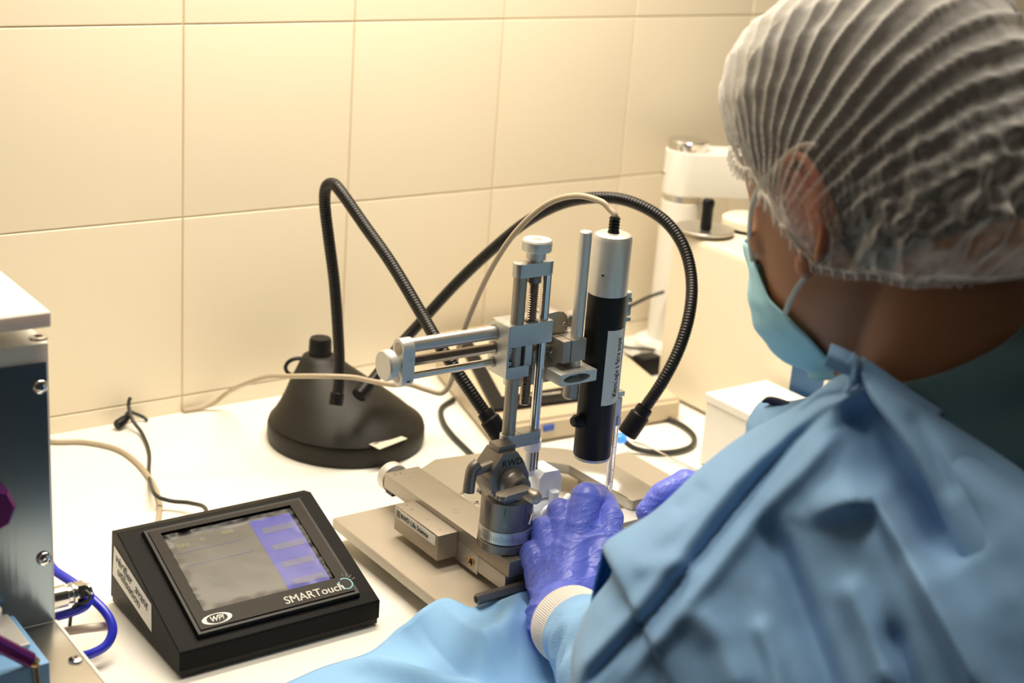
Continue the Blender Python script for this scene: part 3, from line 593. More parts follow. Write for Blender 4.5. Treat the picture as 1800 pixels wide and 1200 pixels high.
    hole(lo, (.0775, -.5362, .1595), (0, -1, 0), .0018)
    up = link('upper_clamp', clampbar(.3010, .3125, .0446, .0822), 'alu', t, smooth=30)
    hole(up, (.0760, -.5362, .3050), (0, -1, 0), .0017); hole(up, (.0515, -.5300, .3125), (0, 0, 1), .0046)
    bm = new_bm(); cyl(bm, (xr, Y, .1625), (xr, Y, .3015), .0056, 28); tr = link('thick_guide_rod', bm, 'alu_warm', t, smooth=30)
    for k in range(30):
        z = .170 + k * .001; a = math.radians(-62); q = Vector((xr + math.cos(a) * .00563, Y + math.sin(a) * .00563, z)); w_ = .0022 if k % 5 == 0 else .0013; sv = Vector((-math.sin(a), math.cos(a), 0)) * w_
        bm = new_bm(); bm.faces.new([bm.verts.new(q + v) for v in (Vector((0, 0, 0)), sv, sv + Vector((0, 0, .00022)), Vector((0, 0, .00022)))]); link('scale_mark', bm, 'inkgrey', tr)
    bm = new_bm(); cyl(bm, (xt, Y, .1625), (xt, Y, .3015), .0041, 24); link('thin_guide_rod', bm, 'steel', t, smooth=30)
    bm = new_bm(); thread(bm, (xs, Y, .1890), (xs, Y, .2960), .0045, .0020, .0013, 18); link('lead_screw', bm, 'screwsteel', t, smooth=25)
    bm = new_bm(); lathe(bm, (xs, Y, .2950), (0, 0, 1), [(.0058, 0), (.0058, .0048)], 24); link('screw_collar', bm, 'bronze', t, smooth=30)
    bm = new_bm(); lathe(bm, (xs, Y, .3124), (0, 0, 1), [(.0058, 0), (.0058, .0022), (.0080, .0024), (.0080, .0085), (.0118, .0090), (.0122, .0098), (.0122, .0168), (.0112, .0182), (0, .0182)], 44); kn = link('height_knob', bm, 'alu_light', t, smooth=30)
    bm = new_bm(); lathe(bm, (xs, Y, .3306), (0, 0, 1), [(.0035, 0), (.0035, .0002), (0, .0002)], 24); link('knob_cap', bm, 'alu', kn)
    # carriage
    f0, f1 = -.5362, -.5100
    zt, zb = .2618, .2160
    bm = new_bm(); box(bm, (.0406, f0, .2430), (.0840, f1, zt), .0009); cg = link('carriage_block', bm, 'alu', t, smooth=30)
    bm = new_bm(); box(bm, (.0406, f0, zb), (.0628, f1, .2262), .0009); link('carriage_foot', bm, 'alu', t, smooth=30)
    bm = new_bm(); box(bm, (.0575, f0, .2258), (.0645, f1, .2435), .0006); link('carriage_web', bm, 'alu', t, smooth=30)
    bm = new_bm(); box(bm, (.0406, f0, .2255), (.0416, f1, .2435)); link('carriage_web', bm, 'alu', t)
    bm = new_bm(); cyl(bm, (xr - .001, Y + .002, .2262), (xr - .001, Y + .002, .2430), .0060, 24); link('guide_sleeve', bm, 'steel', cg, smooth=30)
    bm = new_bm(); box(bm, (.0540, f0 + .003, .2262), (.0574, f0 + .006, .2430)); link('window_bar', bm, 'hole', cg)
    hole(cg, (.0605, f0, .2452), (0, -1, 0), .0018); hole(cg, (.0600, f0, .2272), (0, -1, 0), .0016)
    screw(cg, (.0438, f0 + .002, .2402), (0, -1, 0), .0017, .0004); screw(cg, (.0438, f0 + .002, .2290), (0, -1, 0), .0017, .0004)
    bm = new_bm(); prism(bm, [(.0398, y, z) for y, z in ((f0 + .0005, .2172), (f0 + .0005, .2612), (-.5150, .2612), (-.5112, .2598), (-.5090, .2565), (-.5090, .2185), (-.5100, .2172))], (.0010, 0, 0)); sb = link('side_block', bm, 'alu_light', t, smooth=30)
    bm = new_bm(); prism(bm, [(.0408, y, z) for y, z in ((f1, .2172), (f1, .2612), (-.5150, .2612), (-.5112, .2598), (-.5090, .2565), (-.5090, .2185))], (.0430, 0, 0)); link('carriage_back', bm, 'alu', t)
    bm = new_bm(); box(bm, (.0640, -.5120, .1965), (.1240, -.5000, .2262), .0010); link('arm_block', bm, 'alu', t, smooth=30)
    bm = new_bm(); lathe(bm, (xs, Y, zt), (0, 0, 1), [(.0060, 0), (.0060, .0013), (.0046, .0013)], 24); link('screw_bush', bm, 'bronze', t, smooth=30)
    # horizontal arm to the left
    ya = -.5165; z1, z2, z3 = .2512, .2378, .2256
    bm = new_bm(); cyl(bm, (-.0440, ya, z1), (.0399, ya, z1), .0057, 28); r1 = link('thick_arm_rod', bm, 'alu', t, smooth=30)
    for k in range(6): hole(r1, (-.018 + k * .0095, ya, z1 + .0056), (0, 0, 1), .0007)
    bm = new_bm(); cyl(bm, (-.0440, ya, z3), (.0399, ya, z3), .0032, 24); link('thin_arm_rod', bm, 'steel', t, smooth=30)
    bm = new_bm(); thread(bm, (-.0440, ya, z2), (.0399, ya, z2), .0042, .0017, .0010, 18); link('arm_lead_screw', bm, 'screwsteel', t, smooth=25)
    for z, r in ((z2, .0058), (z3, .0046), (z1, .0067)):
        bm = new_bm(); lathe(bm, (.0398, ya, z), (-1, 0, 0), [(r, 0), (r, .0006), (r * .82, .0007)], 24); link('rod_bush', bm, 'alu_warm', sb, smooth=30)
    bm = new_bm(); o2 = rrect(ya, .2385, .0080, .0197, .0078, 8); prism(bm, [(-.0520, y, z) for y, z in o2], (.0108, 0, 0), .0007, 2); ep = link('arm_end_plate', bm, 'alu_light', t, smooth=30)
    for z, r in ((.2500, .0054), (.2260, .0040)):
        bm = new_bm(); lathe(bm, (-.0520, ya, z), (-1, 0, 0), [(r, -.0005), (r, .0002), (0, .0002)], 24, closed=False); link('rod_end', bm, 'alu_warm', ep, smooth=30)
    for z in (.2430, .2255): hole(ep, (-.0463, ya - .0080, z), (0, -1, 0), .0018)
    bm = new_bm(); lathe(bm, (-.0520, ya, z2), (-1, 0, 0), [(.0066, 0), (.0068, .001), (.0068, .0045), (.0110, .0050), (.0124, .0062), (.0124, .0120), (.0114, .0134), (0, .0134)], 44); link('arm_knob', bm, 'alu_light', t, smooth=30)
    # bracket and holder to the right
    bm = new_bm(); pts = [(.0900, .2215), (.0930, .2200), (.1140, .2230), (.1150, .2260), (.1150, .2500), (.1135, .2560), (.1090, .2600), (.1030, .2610), (.0900, .2600)]
    prism(bm, [(x, -.5170, z) for x, z in pts], (0, .016, 0), .0008, 2); br = link('swivel_bracket', bm, 'alu_warm', t, smooth=30)
    for z, x in ((.2490, .1110), (.2410, .1140), (.2260, .1095)): screw(br, (x, -.5170, z), (0, -1, 0), .0017, .0005)
    bm = new_bm(); cyl(bm, (.0700, -.5190, .2335), (.0990, -.5190, .2300), .0034, 20, .0005); link('swivel_pin', bm, 'bronze', t, smooth=30)
    bm = new_bm(); cyl(bm, (.0960, -.5190, .2305), (.1010, -.5190, .2298), .0050, 20, .0008); link('swivel_collar', bm, 'alu', t, smooth=30)
    bm = new_bm(); cyl(bm, (.1370, -.4930, .2420), (.1340, -.5030, .2420), .0090, 28, .001); link('rear_knob', bm, 'alu_warm', t, smooth=30)
    bm = new_bm(); box(bm, (.1150, -.5140, .2270), (.1330, -.5020, .2400), .0008); link('link_block', bm, 'alu_warm', t, smooth=30)
    xh = .1150
    bm = new_bm(); box(bm, (.0960, -.5370, .2220), (.1205, -.5180, .2412), .0007); hc = link('holder_clamp', bm, 'alu_warm', t, smooth=30)
    bm = new_bm(); box(bm, (.1042, -.5373, .2222), (.1047, -.5182, .2414)); link('clamp_split', bm, 'hole', hc)
    hole(hc, (.1122, -.5370, .2325), (0, -1, 0), .0019)
    bm = new_bm(); cyl(bm, (xh, Y, .2000), (xh, Y, .3325), .0052, 28, .0008); link('holder_rod', bm, 'alu_light', t, smooth=30)
    bm = new_bm(); box(bm, (.1035, -.5330, .2100), (.1190, -.5200, .2160), .0008); link('holder_step', bm, 'alu_warm', t, smooth=30)
    bm = new_bm(); lathe(bm, (xh - .0005, Y + .001, .1860), (0, 0, 1), [(.0050, 0), (.0068, .002), (.0068, .0220)], 28); link('holder_socket', bm, 'alu_warm', t, smooth=30)
    oc = (.1090, .2105); O = []; I = []
    for k in range(64): a = 2 * PI * (k + .5) / 64; ca, sa = math.cos(a), math.sin(a); tt = min(1 / max(abs(ca), 1e-6), 1 / max(abs(sa), 1e-6)); O.append((oc[0] + .0190 * max(-1, min(1, ca * tt)), oc[1] + .0052 * max(-1, min(1, sa * tt)))); I.append((oc[0] - .002 + ca * .0140, oc[1] + sa * .0036))
    bm = new_bm(); slab_with_hole(bm, [(x, -.5450, z) for x, z in O], [(x, -.5450, z) for x, z in I], (0, .020, 0)); fk = link('fork_clamp', bm, 'alu_light', t, smooth=30)
    bm = new_bm(); box(bm, (.0990, -.5300, .2078), (.1180, -.5255, .2132)); link('fork_core', bm, 'bronze', fk)
    hole(fk, (.0945, -.5390, .2155), (0, 0, 1), .0021)
manipulator()

# ------------------------------------------------------------------ injection pump held by the manipulator
def pump():
    x, y, r = .1450, -.5290, .0165
    t = thing('injection_pump', 'black and silver cylindrical injection pump held upright by the manipulator', 'pump', (x, y, .128))
    bm = new_bm(); lathe(bm, (x, y, .2760), (0, 0, 1), [(r, 0), (r, .0475), (r - .0012, .0505), (r - .004, .0520), (.004, .0522)], 64); link('upper_barrel', bm, 'alu_light', t, smooth=40)
    bm = new_bm(); lathe(bm, (x, y, .1285), (0, 0, 1), [(r - .0004, 0), (r, .0006), (r, .1474)], 64); bb = link('black_barrel', bm, 'black_s', t, smooth=40)
    bm = new_bm(); lathe(bm, (x, y, .1252), (0, 0, 1), [(r - .0020, 0), (r - .0006, .0010), (r - .0003, .0034)], 64); link('lower_rim', bm, 'alu_light', t, smooth=40)
    p = at(1053, 489, y - r * .85); d = Vector((p.x - x, p.y - y, 0)).normalized(); q = Vector((x, y, .2835)) + d * r; q.z = p.z
    screw(t, q, d, .0019, .0008)
    bm = new_bm(); prof = [(.0052, 0)]; 
    for k in range(5): prof += [(.0047, .0012 + k * .0026), (.0047, .0024 + k * .0026), (.0037, .0026 + k * .0026), (.0037, .0034 + k * .0026)]
    prof += [(.0026, .0140)]; lathe(bm, (x, y, .3280), (0, 0, 1), prof, 24); link('strain_relief', bm, 'rubber', t, smooth=30)
    a = math.radians(20); screw(t, (x + .0095, y - .001, .3275), (0, 0, 1), .0012, .0006)
    # wrapped paper label with its lettering
    z0, z1 = .1800, .2475; R = r + .00025; A0 = math.radians(-118); A1 = math.radians(-28)
    bm = new_bm(); n = 20; G = []
    for i in range(n + 1):
        a = A0 + (A1 - A0) * i / n; G.append([bm.verts.new((x + R * math.cos(a), y + R * math.sin(a), z)) for z in (z0 + .001 * (i / n), z1)])
    for i in range(n): bm.faces.new((G[i][0], G[i + 1][0], G[i + 1][1], G[i][1]))
    lb = link('paper_label', bm, 'paper', t, smooth=180)
    AL = math.radians(-62)
    def bend(u, v, h):
        a = AL - v / R; rr = R + h; return Vector((x + rr * math.cos(a), y + rr * math.sin(a), z0 + .006 + u))
    lettering('label_text', 'Métrologie à faire avant', .0100, None, (1, 0, 0), (0, 1, 0), 'ink', lb, bold=.00016, sx=.565, lift=.0001, bend=bend, thick=.00006)
    # syringe slide on the right of the barrel
    xs = x + r
    bm = new_bm(); box(bm, (xs - .002, y - .006, .150), (xs + .0020, y + .006, .2750), .0006); link('slide_back', bm, 'alu', t)
    for z, h, w_ in ((.2660, .0035, .0075), (.2540, .0100, .0070), (.2490, .0030, .0080), (.1800, .0045, .0100), (.1600, .0190, .0080), (.1530, .0075, .0090)):
        bm = new_bm(); box(bm, (xs, y - .005, z), (xs + w_, y + .004, z + h), .0005); link('slide_jaw', bm, 'alu', t, smooth=30)
    bm = new_bm(); cyl(bm, (xs + .0045, y, .2695), (xs + .0045, y, .2745), .0048, 24, .0006); link('slide_screw', bm, 'alu_light', t, smooth=30)
    bm = new_bm(); lathe(bm, (x - r - .001, y, .163), (-1, 0, 0), [(.0060, -.001), (.0060, .004), (.0040, .0075), (0, .008)], 20); link('side_button', bm, 'black', t, smooth=30)
    s = thing('glass_syringe', 'slim graduated glass syringe held under the black pump above the gloved fingers', 'syringe', (xs + .0045, y - .002, .088))
    sx, sy = xs + .0050, y - .002
    bm = new_bm(); lathe(bm, (sx, sy, .0900), (0, 0, 1), [(.0030, 0), (.0034, .001), (.0034, .0720), (.0014, .0720), (.0014, .0020), (.0006, 0)], 24, closed=False); link('barrel', bm, 'glass', s, smooth=40)
    bm = new_bm(); cyl(bm, (sx, sy, .0960), (sx, sy, .2300), .0006, 10); link('plunger', bm, 'steel', s, smooth=40)
    bm = new_bm(); lathe(bm, (sx, sy, .0860), (0, 0, 1), [(.0012, 0), (.0022, .001), (.0022, .0045)], 16); link('needle_hub', bm, 'steel', s, smooth=40)
    bm = new_bm(); cyl(bm, (sx, sy, .060), (sx, sy, .0865), .0003, 8); link('needle', bm, 'steel', s)
    for k in range(22):
        z = .100 + k * .0022; bm = new_bm(); a = math.radians(-125); q = Vector((sx + math.cos(a) * .00345, sy + math.sin(a) * .00345, z)); sv = Vector((-math.sin(a), math.cos(a), 0)) * (.0022 if k % 5 == 0 else .0014)
        bm.faces.new([bm.verts.new(q + v) for v in (Vector((0, 0, 0)), sv, sv + Vector((0, 0, .0004)), Vector((0, 0, .0004)))]); link('graduation', bm, 'brownink', s)
M['brownink'] = mat('brown_ink', (0.12, 0.05, 0.02), 0.6)
M['black_s'] = mat('black_anodised_barrel', (0.010, 0.010, 0.009), 0.45, spec=0.2, bump=0.03, bscale=1200)
pump()

# ------------------------------------------------------------------ cream heating controller behind
def thermo():
    t = thing('cream_bench_unit', 'cream wedge-shaped bench unit with black frame and blue stickers behind the manipulator', 'bench unit', (.40, -.15, 0))
    fl, fr, bl, br = (.2535, -.2430), (.500, -.2660), (.3200, -.0200), (.528, -.0200)
    hf, hb = .0270, .0560
    bm = new_bm(); V = [bm.verts.new(p) for p in ((*fl, 0.001), (*fr, .001), (*br, .001), (*bl, .001), (fl[0] + .002, fl[1] + .002, hf), (fr[0], fr[1] + .002, hf), (br[0], br[1], hb), (bl[0] - .004, bl[1], hb))]
    for f in ((3, 2, 1, 0), (4, 5, 6, 7), (0, 1, 5, 4), (1, 2, 6, 5), (2, 3, 7, 6), (3, 0, 4, 7)): bm.faces.new([V[i] for i in f])
    bmesh.ops.bevel(bm, geom=bm.edges[:], offset=.004, segments=3, affect='EDGES'); link('housing', bm, 'shaded_cream_plastic', t, smooth=40)
    def top(u, v, h=0.0):
        a = Vector((fl[0] + .002, fl[1] + .002, hf)).lerp(Vector((fr[0], fr[1] + .002, hf)), u); b = Vector((bl[0] - .004, bl[1], hb)).lerp(Vector((br[0], br[1], hb)), u); p = a.lerp(b, v); p.z += h; return p
    P1 = [atz(805, 603, .052), atz(826, 598, .052), atz(882, 694, .040), atz(1040, 668, .040), atz(1040, 692, .038), atz(868, 716, .037)]
    bm = new_bm(); prism(bm, [Vector((p.x, p.y, 0)) + Vector((0, 0, hf + (hb - hf) * max(0, min(1, (p.y + .243) / .223)) + .0005)) for p in P1], (0, 0, .0040), .0005); bf = link('display_frame', bm, 'black', t)
    q = P1[2] * .35 + P1[5] * .65; zz = hf + (hb - hf) * ((atz(940, 690, .04).y + .243) / .223) + .0052
    lettering('frame_lettering', 'Thermostar', .0085, atz(933, 698, zz), (1, -.12, 0), (.12, 1, .12), 'papercream', bf, bold=.0002, lift=.0004)
    for px in (965, 1033):
        p = at(px, 752, fl[1] - .006); bm = new_bm(); box(bm, (p.x - .0068, -.2500, p.z - .0032), (p.x + .0068, -.2440 - .0006, p.z + .0032), .0004); link('blue_sticker', bm, 'bluelabel', t)
    # side vents
    A = Vector((fl[0], fl[1], 0)); B = Vector((bl[0], bl[1], 0)); dr = (B - A).normalized(); nn = Vector((-dr.y, dr.x, 0))
    for k in range(7):
        for j in range(2):
            p = A + dr * (.120 + k * .010) + nn * .0008 + Vector((0, 0, .018 + j * .012 + k * .0008)); bm = new_bm(); prism(bm, [p, p + dr * .0035, p + dr * .0035 + Vector((0, 0, .006)), p + Vector((0, 0, .006))], nn * .0004); link('vent_slot', bm, 'deskedge', t)
    p = A + dr * .055 + nn * .001 + Vector((0, 0, .017)); screw(t, p, nn, .0018, .0006)
thermo()

# ------------------------------------------------------------------ right side: cabinet, microscope stand, box
def right_side():
    XB, YB = .5350, -.1800; H = .2030
    t = thing('cream_instrument_cabinet', 'large plain cream instrument cabinet standing at the right against the wall', 'cabinet', (.72, -.35, 0))
    bm = new_bm(); box(bm, (XB, -.560, .004), (.95, YB, H), .008, 4); link('housing', bm, 'cream', t, smooth=30)
    for fx in (XB + .03, .92):
        for fy in (-.53, YB - .03):
            bm = new_bm(); cyl(bm, (fx, fy, 0), (fx, fy, .0045), .012, 16); link('foot', bm, 'rubber', t)
    p = at(1420, 668, -.45); a = [at(px, py, 0) for px, py in ()]
    yy = CAM.y + (XB - CAM.x) * (_ray(1420, 668).y / _ray(1420, 668).x); q = Vector((XB, yy, CAM.z + _ray(1420, 668).z * (XB - CAM.x) / _ray(1420, 668).x))
    bm = new_bm(); box(bm, (XB - .0022, q.y - .030, q.z - .035), (XB + .001, q.y + .024, q.z + .0160), .0006); pf = link('panel_frame', bm, 'white', t)
    bm = new_bm(); box(bm, (XB - .0034, q.y - .024, q.z - .031), (XB - .0020, q.y + .022, q.z + .0125), .0004); link('blue_panel', bm, 'darkbluelabel', pf)
    # hand wheel lying on the top
    c = atz(1238, 402, H + .006); c.z = H
    w_ = thing('steel_hand_wheel', 'flat steel disc with upright black grip lying on the cream cabinet', 'hand wheel', c)
    bm = new_bm(); lathe(bm, c, (0, 0, 1), [(.020, 0), (.020, .004), (.0345, .0045), (.0350, .0052), (.0350, .0068), (.0340, .0075), (0, .0075)], 56); link('disc', bm, 'steel_dull', w_, smooth=30)
    g = atz(1240, 404, H + .0075) ; g.z = H + .0075; bm = new_bm(); lathe(bm, g, (0, 0, 1), [(.0058, 0), (.0058, .0015), (.0066, .002), (.0066, .026), (.0072, .030), (.0072, .034), (.0056, .0365), (0, .037)], 28); link('grip', bm, 'black', w_, smooth=40)
    d = atz(1318, 400, H + .002); d.z = H; o = thing('cream_round_cap', 'low cream round cap with dark rim beside the steel disc on the cabinet', 'cap', d)
    bm = new_bm(); lathe(bm, d + Vector((0, 0, .003)), (0, 0, 1), [(.030, 0), (.034, .002), (.034, .010), (.030, .0125), (0, .0125)], 48); link('cap_body', bm, 'cream', o, smooth=40)
    bm = new_bm(); lathe(bm, d, (0, 0, 1), [(.031, 0), (.0325, .0008), (.0325, .0030)], 48); link('cap_rim', bm, 'black', o, smooth=40)
    # stand column and arm
    k = at(1163, 560, -.062); X = k.x + .012; Y = -.062
    s = thing('microscope_stand', 'cream column stand with steel rings and thick cream side arm by the wall', 'stand', (X, Y, 0))
    zt = at(1198, 352, Y).z
    Xt = at(1199, 352, Y).x; X = Xt
    bm = new_bm(); lathe(bm, (X, Y, 0), (0, 0, 1), [(.040, 0), (.042, .002), (.042, .012), (.036, .016), (.0262, .017), (.0262, zt), (.0240, zt + .001)], 56); link('column', bm, 'white', s, smooth=30)
    bm = new_bm(); lathe(bm, (X, Y, zt + .0005), (0, 0, 1), [(.0250, 0), (.0250, .0100)], 48); link('steel_ring', bm, 'steel', s, smooth=30)
    z0 = zt + .0105; z1 = z0 + .0550; rr = .0275; dv = Vector((.90, -.43, 0)).normalized(); sv = Vector((-dv.y, dv.x, 0)); bm = new_bm(); pts = []
    for i in range(19): a = PI / 2 + PI * i / 18; pts.append(Vector((X, Y, z0)) + dv * (rr * math.cos(a)) + sv * (rr * math.sin(a)))
    pts += [Vector((X, Y, z0)) + dv * .22 - sv * rr, Vector((X, Y, z0)) + dv * .22 + sv * rr]
    prism(bm, pts, (0, 0, z1 - z0), .0015, 2); link('side_arm', bm, 'white', s, smooth=30)
    bm = new_bm(); lathe(bm, (X, Y, z1), (0, 0, 1), [(.0250, 0), (.0255, .001), (.0255, .0120), (.0245, .0130), (0, .0130)], 48); link('steel_cap', bm, 'steel', s, smooth=30)
    p = Vector((X, Y, (z0 + z1) / 2 - .002)) - dv * rr; bm = new_bm(); lathe(bm, p, -dv, [(.0036, -.001), (.0036, .003), (0, .0035)], 16); link('set_screw', bm, 'steel', s, smooth=30)
    # small white box
    bx = atz(1228, 815, 0); hz = .0830
    b = thing('small_white_box', 'small plain white box on the worktop in front of the cream cabinet', 'box', (bx.x + .06, bx.y - .09, 0))
    bm = new_bm(); box(bm, (bx.x, bx.y - .190, .0015), (bx.x + .088, bx.y, hz - .010), .003, 3); link('box_body', bm, 'white', b, smooth=30)
    bm = new_bm(); box(bm, (bx.x - .002, bx.y - .192, hz - .010), (bx.x + .090, bx.y + .002, hz), .003, 3); link('box_lid', bm, 'white', b, smooth=30)
    for fx in (.01, .078):
        for fy in (-.18, -.01):
            bm = new_bm(); cyl(bm, (bx.x + fx, bx.y + fy, 0), (bx.x + fx, bx.y + fy, .002), .006, 12); link('foot', bm, 'rubber', b)
    # odds and ends behind the pump
    q = atz(1138, 641, .012); c1 = tag(link('power_plug', box(new_bm(), (q.x - .016, q.y - .010, .0005), (q.x + .016, q.y + .012, .024), .003, 3), 'black', smooth=30), 'small black power plug block lying beside the cream cabinet', 'plug')
    q = atz(1128, 708, 0); o = thing('white_rubber_bulb', 'small rounded white bulb on the worktop behind the injection pump', 'bulb', q)
    bm = new_bm(); lathe(bm, q, (0, 0, 1), [(.008, 0), (.016, .003), (.019, .010), (.017, .018), (.010, .024), (0, .026)], 32); link('bulb_body', bm, 'cleartube', o, smooth=60)
    bm = new_bm(); cyl(bm, q + Vector((.012, .010, .012)), q + Vector((.034, .030, .014)), .006, 16, .001); link('bulb_neck', bm, 'cleartube', o, smooth=40)
M['steel_dull'] = mat('dull_steel', (0.56, 0.52, 0.46), 0.3, metal=0.9)
right_side()

# ------------------------------------------------------------------ cables
def cables():
    top = Vector((.1450, -.5290, .3400))
    pts = [top, top + Vector((-.0003, .0003, .0035)), dep(1072, 368, 1.273), dep(1056, 354, 1.277), dep(1018, 344, 1.29), dep(975, 352, 1.31), dep(938, 376, 1.325), dep(900, 416, 1.345), dep(866, 468, 1.37), dep(838, 525, 1.40), dep(816, 580, 1.42), dep(803, 625, 1.44), dep(795, 665, 1.455), dep(778, 690, 1.46), dep(750, 685, 1.465), dep(718, 675, 1.47), dep(690, 676, 1.48), dep(655, 670, 1.49), dep(620, 663, 1.50), dep(570, 661, 1.50), dep(515, 661, 1.52), dep(470, 662, 1.56), dep(430, 675, 1.60), at(400, 690, -.030), at(372, 710, -.012), at(345, 724, -.006), at(322, 731, -.005)]
    for q in pts[-6:]: q.z = max(q.z, .0032)
    tag(cable('beige_pump_cable', pts, .0026, 'beigecable', per=10, n=12), 'beige cable rising from the pump top and running behind to the wall', 'cable')
    pts = [atz(60, 768, .003), atz(92, 776, .003), atz(150, 777, .0028), atz(205, 789, .0028), atz(240, 812, .003), atz(266, 845, .003), atz(280, 880, .003), atz(279, 912, .003), atz(274, 935, .006), Vector((-.165, -.360, .020))]
    tag(cable('beige_power_cable', pts, .0026, 'beigecable', n=12), 'thick beige cable curving over the worktop from the machine towards the controller', 'cable')
    pts = [at(229, 698, -.012), at(226, 712, -.014), atz(233, 738, .012), atz(250, 762, .004), atz(262, 795, .0022), atz(262, 835, .0022), atz(272, 868, .014), atz(300, 880, .010), atz(335, 884, .012), atz(362, 896, .022), Vector((-.144, -.358, .037))]
    tag(cable('black_power_cable', pts, .0020, 'greencable', n=10), 'thin black cable hanging from the wall joint down to the controller', 'cable')
    q = atz(214, 748, .006)
    o = thing('black_cable_plug', 'black cable plug with short lead lying against the wall', 'plug', q)
    a = atz(205, 748, .006); b = atz(218, 738, .009); bm = new_bm(); lathe(bm, a, b - a, [(.0045, 0), (.0055, .002), (.0050, .012), (.0030, .018)], 16); link('plug_body', bm, 'black', o, smooth=40)
    cable('plug_lead', [a.lerp(b, .9), at(226, 724, -.010), at(238, 727, -.008), at(252, 733, -.008), atz(259, 739, .002)], .0019, 'greencable', o)
    pts = [at(318, 731, -.016), at(380, 712, -.016), at(450, 690, -.016), at(520, 672, -.016)]
    # rear cables around the column
    tag(cable('black_column_cable', [at(1090, 545, -.10), at(1115, 534, -.10), at(1140, 522, -.09), at(1166, 513, -.08)], .0022, 'greencable'), 'short black cable running up behind the pump to the column stand', 'cable')
    tag(cable('black_bench_lead', [atz(1086, 606, .006), atz(1105, 611, .006), atz(1130, 613, .008), atz(1150, 615, .014)], .0022, 'greencable'), 'thin black lead lying between pump and cabinet, upper of the pair', 'cable')
    tag(cable('thick_black_lead', [atz(1080, 618, .006), atz(1098, 625, .006), atz(1118, 633, .008), atz(1136, 640, .012)], .0038, 'greencable'), 'thick black lead running into the small black plug, lower of the pair', 'cable')
    tag(cable('black_loop_cable', [atz(1122, 720, .004), atz(1156, 730, .004), atz(1195, 745, .004), atz(1219, 765, .004), atz(1216, 783, .004), atz(1190, 793, .004), atz(1155, 795, .004), atz(1120, 789, .006), atz(1102, 779, .012), atz(1093, 766, .022)], .0030, 'greencable', n=12), 'black cable looping over the worktop beneath the right lamp head', 'cable')
    tag(cable('thin_brown_wire', [atz(1112, 776, .014), atz(1135, 783, .010), atz(1165, 797, .006), atz(1200, 815, .003), atz(1240, 834, .0012)], .0008, 'screwsteel', n=8), 'very thin brown wire running from the black loop towards the right glove', 'wire')
    bm = new_bm(); q = atz(1090, 770, .024); tag(blob('blue_sensor_tip', q, .0075, 'ledring', None, (1, 1, .8)), 'small bright blue tip below the right lamp head', 'sensor')
    o = thing('black_rear_cable', 'black cable lying bent on the worktop left of the cream bench unit', 'cable', atz(790, 745))
    cable('cable_sheath', [atz(797, 702, .0035), atz(776, 718, .003), atz(779, 742, .003), atz(796, 766, .003), atz(815, 785, .003), atz(830, 800, .003)], .0032, 'greencable', o, n=12)
cables()

# ------------------------------------------------------------------ blue sheet over the front of the worktop
def drape():
    edge_px = [(420, 1236), (505, 1200), (567, 1173), (642, 1150), (676, 1127), (697, 1107), (720, 1090), (740, 1072), (769, 1055), (792, 1053), (827, 1068), (848, 1060), (870, 1050), (913, 1038), (960, 1030), (1010, 1025), (1080, 1030)]
    ez = [.002, .002, .003, .004, .008, .014, .022, .029, .033, .034, .030, .031, .031, .031, .030, .030, .030]
    E = catmull([atz(px, py, z) for (px, py), z in zip(edge_px, ez)], 6); n = len(E); bm = new_bm(); rows = []
    nv = 44
    for i, e in enumerate(E):
        row = []
        for j in range(nv + 1):
            s = j / nv; y = e.y - s * (e.y + .726) if s <= 1 else 0
            x = e.x + .010 * math.sin(s * 5 + i * .05) * s
            zb = max(.0035, (.0290 if (x > -.016) else .0290 - (-.016 - x) * 1.1) * (1 if y > -.605 else max(0, 1 - (-.605 - y) / .05)))
            z = e.z * (1 - s) ** 6 + zb * (1 - (1 - s) ** 6)
            f = .012 * math.exp(-((x - (-.115 + .60 * (-.53 - y))) / .012) ** 2) * min(1, s * 8) + .010 * math.exp(-((x - .060 + .2 * s) / .016) ** 2) * math.exp(-((s - .25) / .25) ** 2)
            f += .007 * math.exp(-((x - (.012 + .3 * (-.52 - y))) / .008) ** 2) * min(1, s * 6)
            z += f + .0016 * noise.noise(Vector((x * 26, y * 26, 3))) * min(1, s * 6)
            row.append(bm.verts.new((x, y, max(z, .0012))))
        # over the front edge
        lx, ly, lz = row[-1].co
        for k in range(1, 9): row.append(bm.verts.new((lx + .004 * math.sin(i * .5 + k * .2), -.726 - .004 * min(1, k) - .003 * math.sin(i * .45), max(lz, .003) - .006 - (k - 1) * .022)))
        rows.append(row)
    for a, b in zip(rows, rows[1:]):
        for j in range(len(a) - 1): bm.faces.new((a[j], b[j], b[j + 1], a[j + 1]))
    o = link('blue_surgical_sheet', bm, 'drape', smooth=180)
    md = o.modifiers.new('thick', 'SOLIDIFY'); md.thickness = .0008; md.offset = 1
    tag(o, 'pale blue disposable sheet spread over the front of worktop and base plate', 'sheet')
M['drape'] = mat('blue_sheet_fabric', (0.26, 0.52, 0.86), 0.75, bump=0.15, bscale=900, sheen=0.2)
drape()
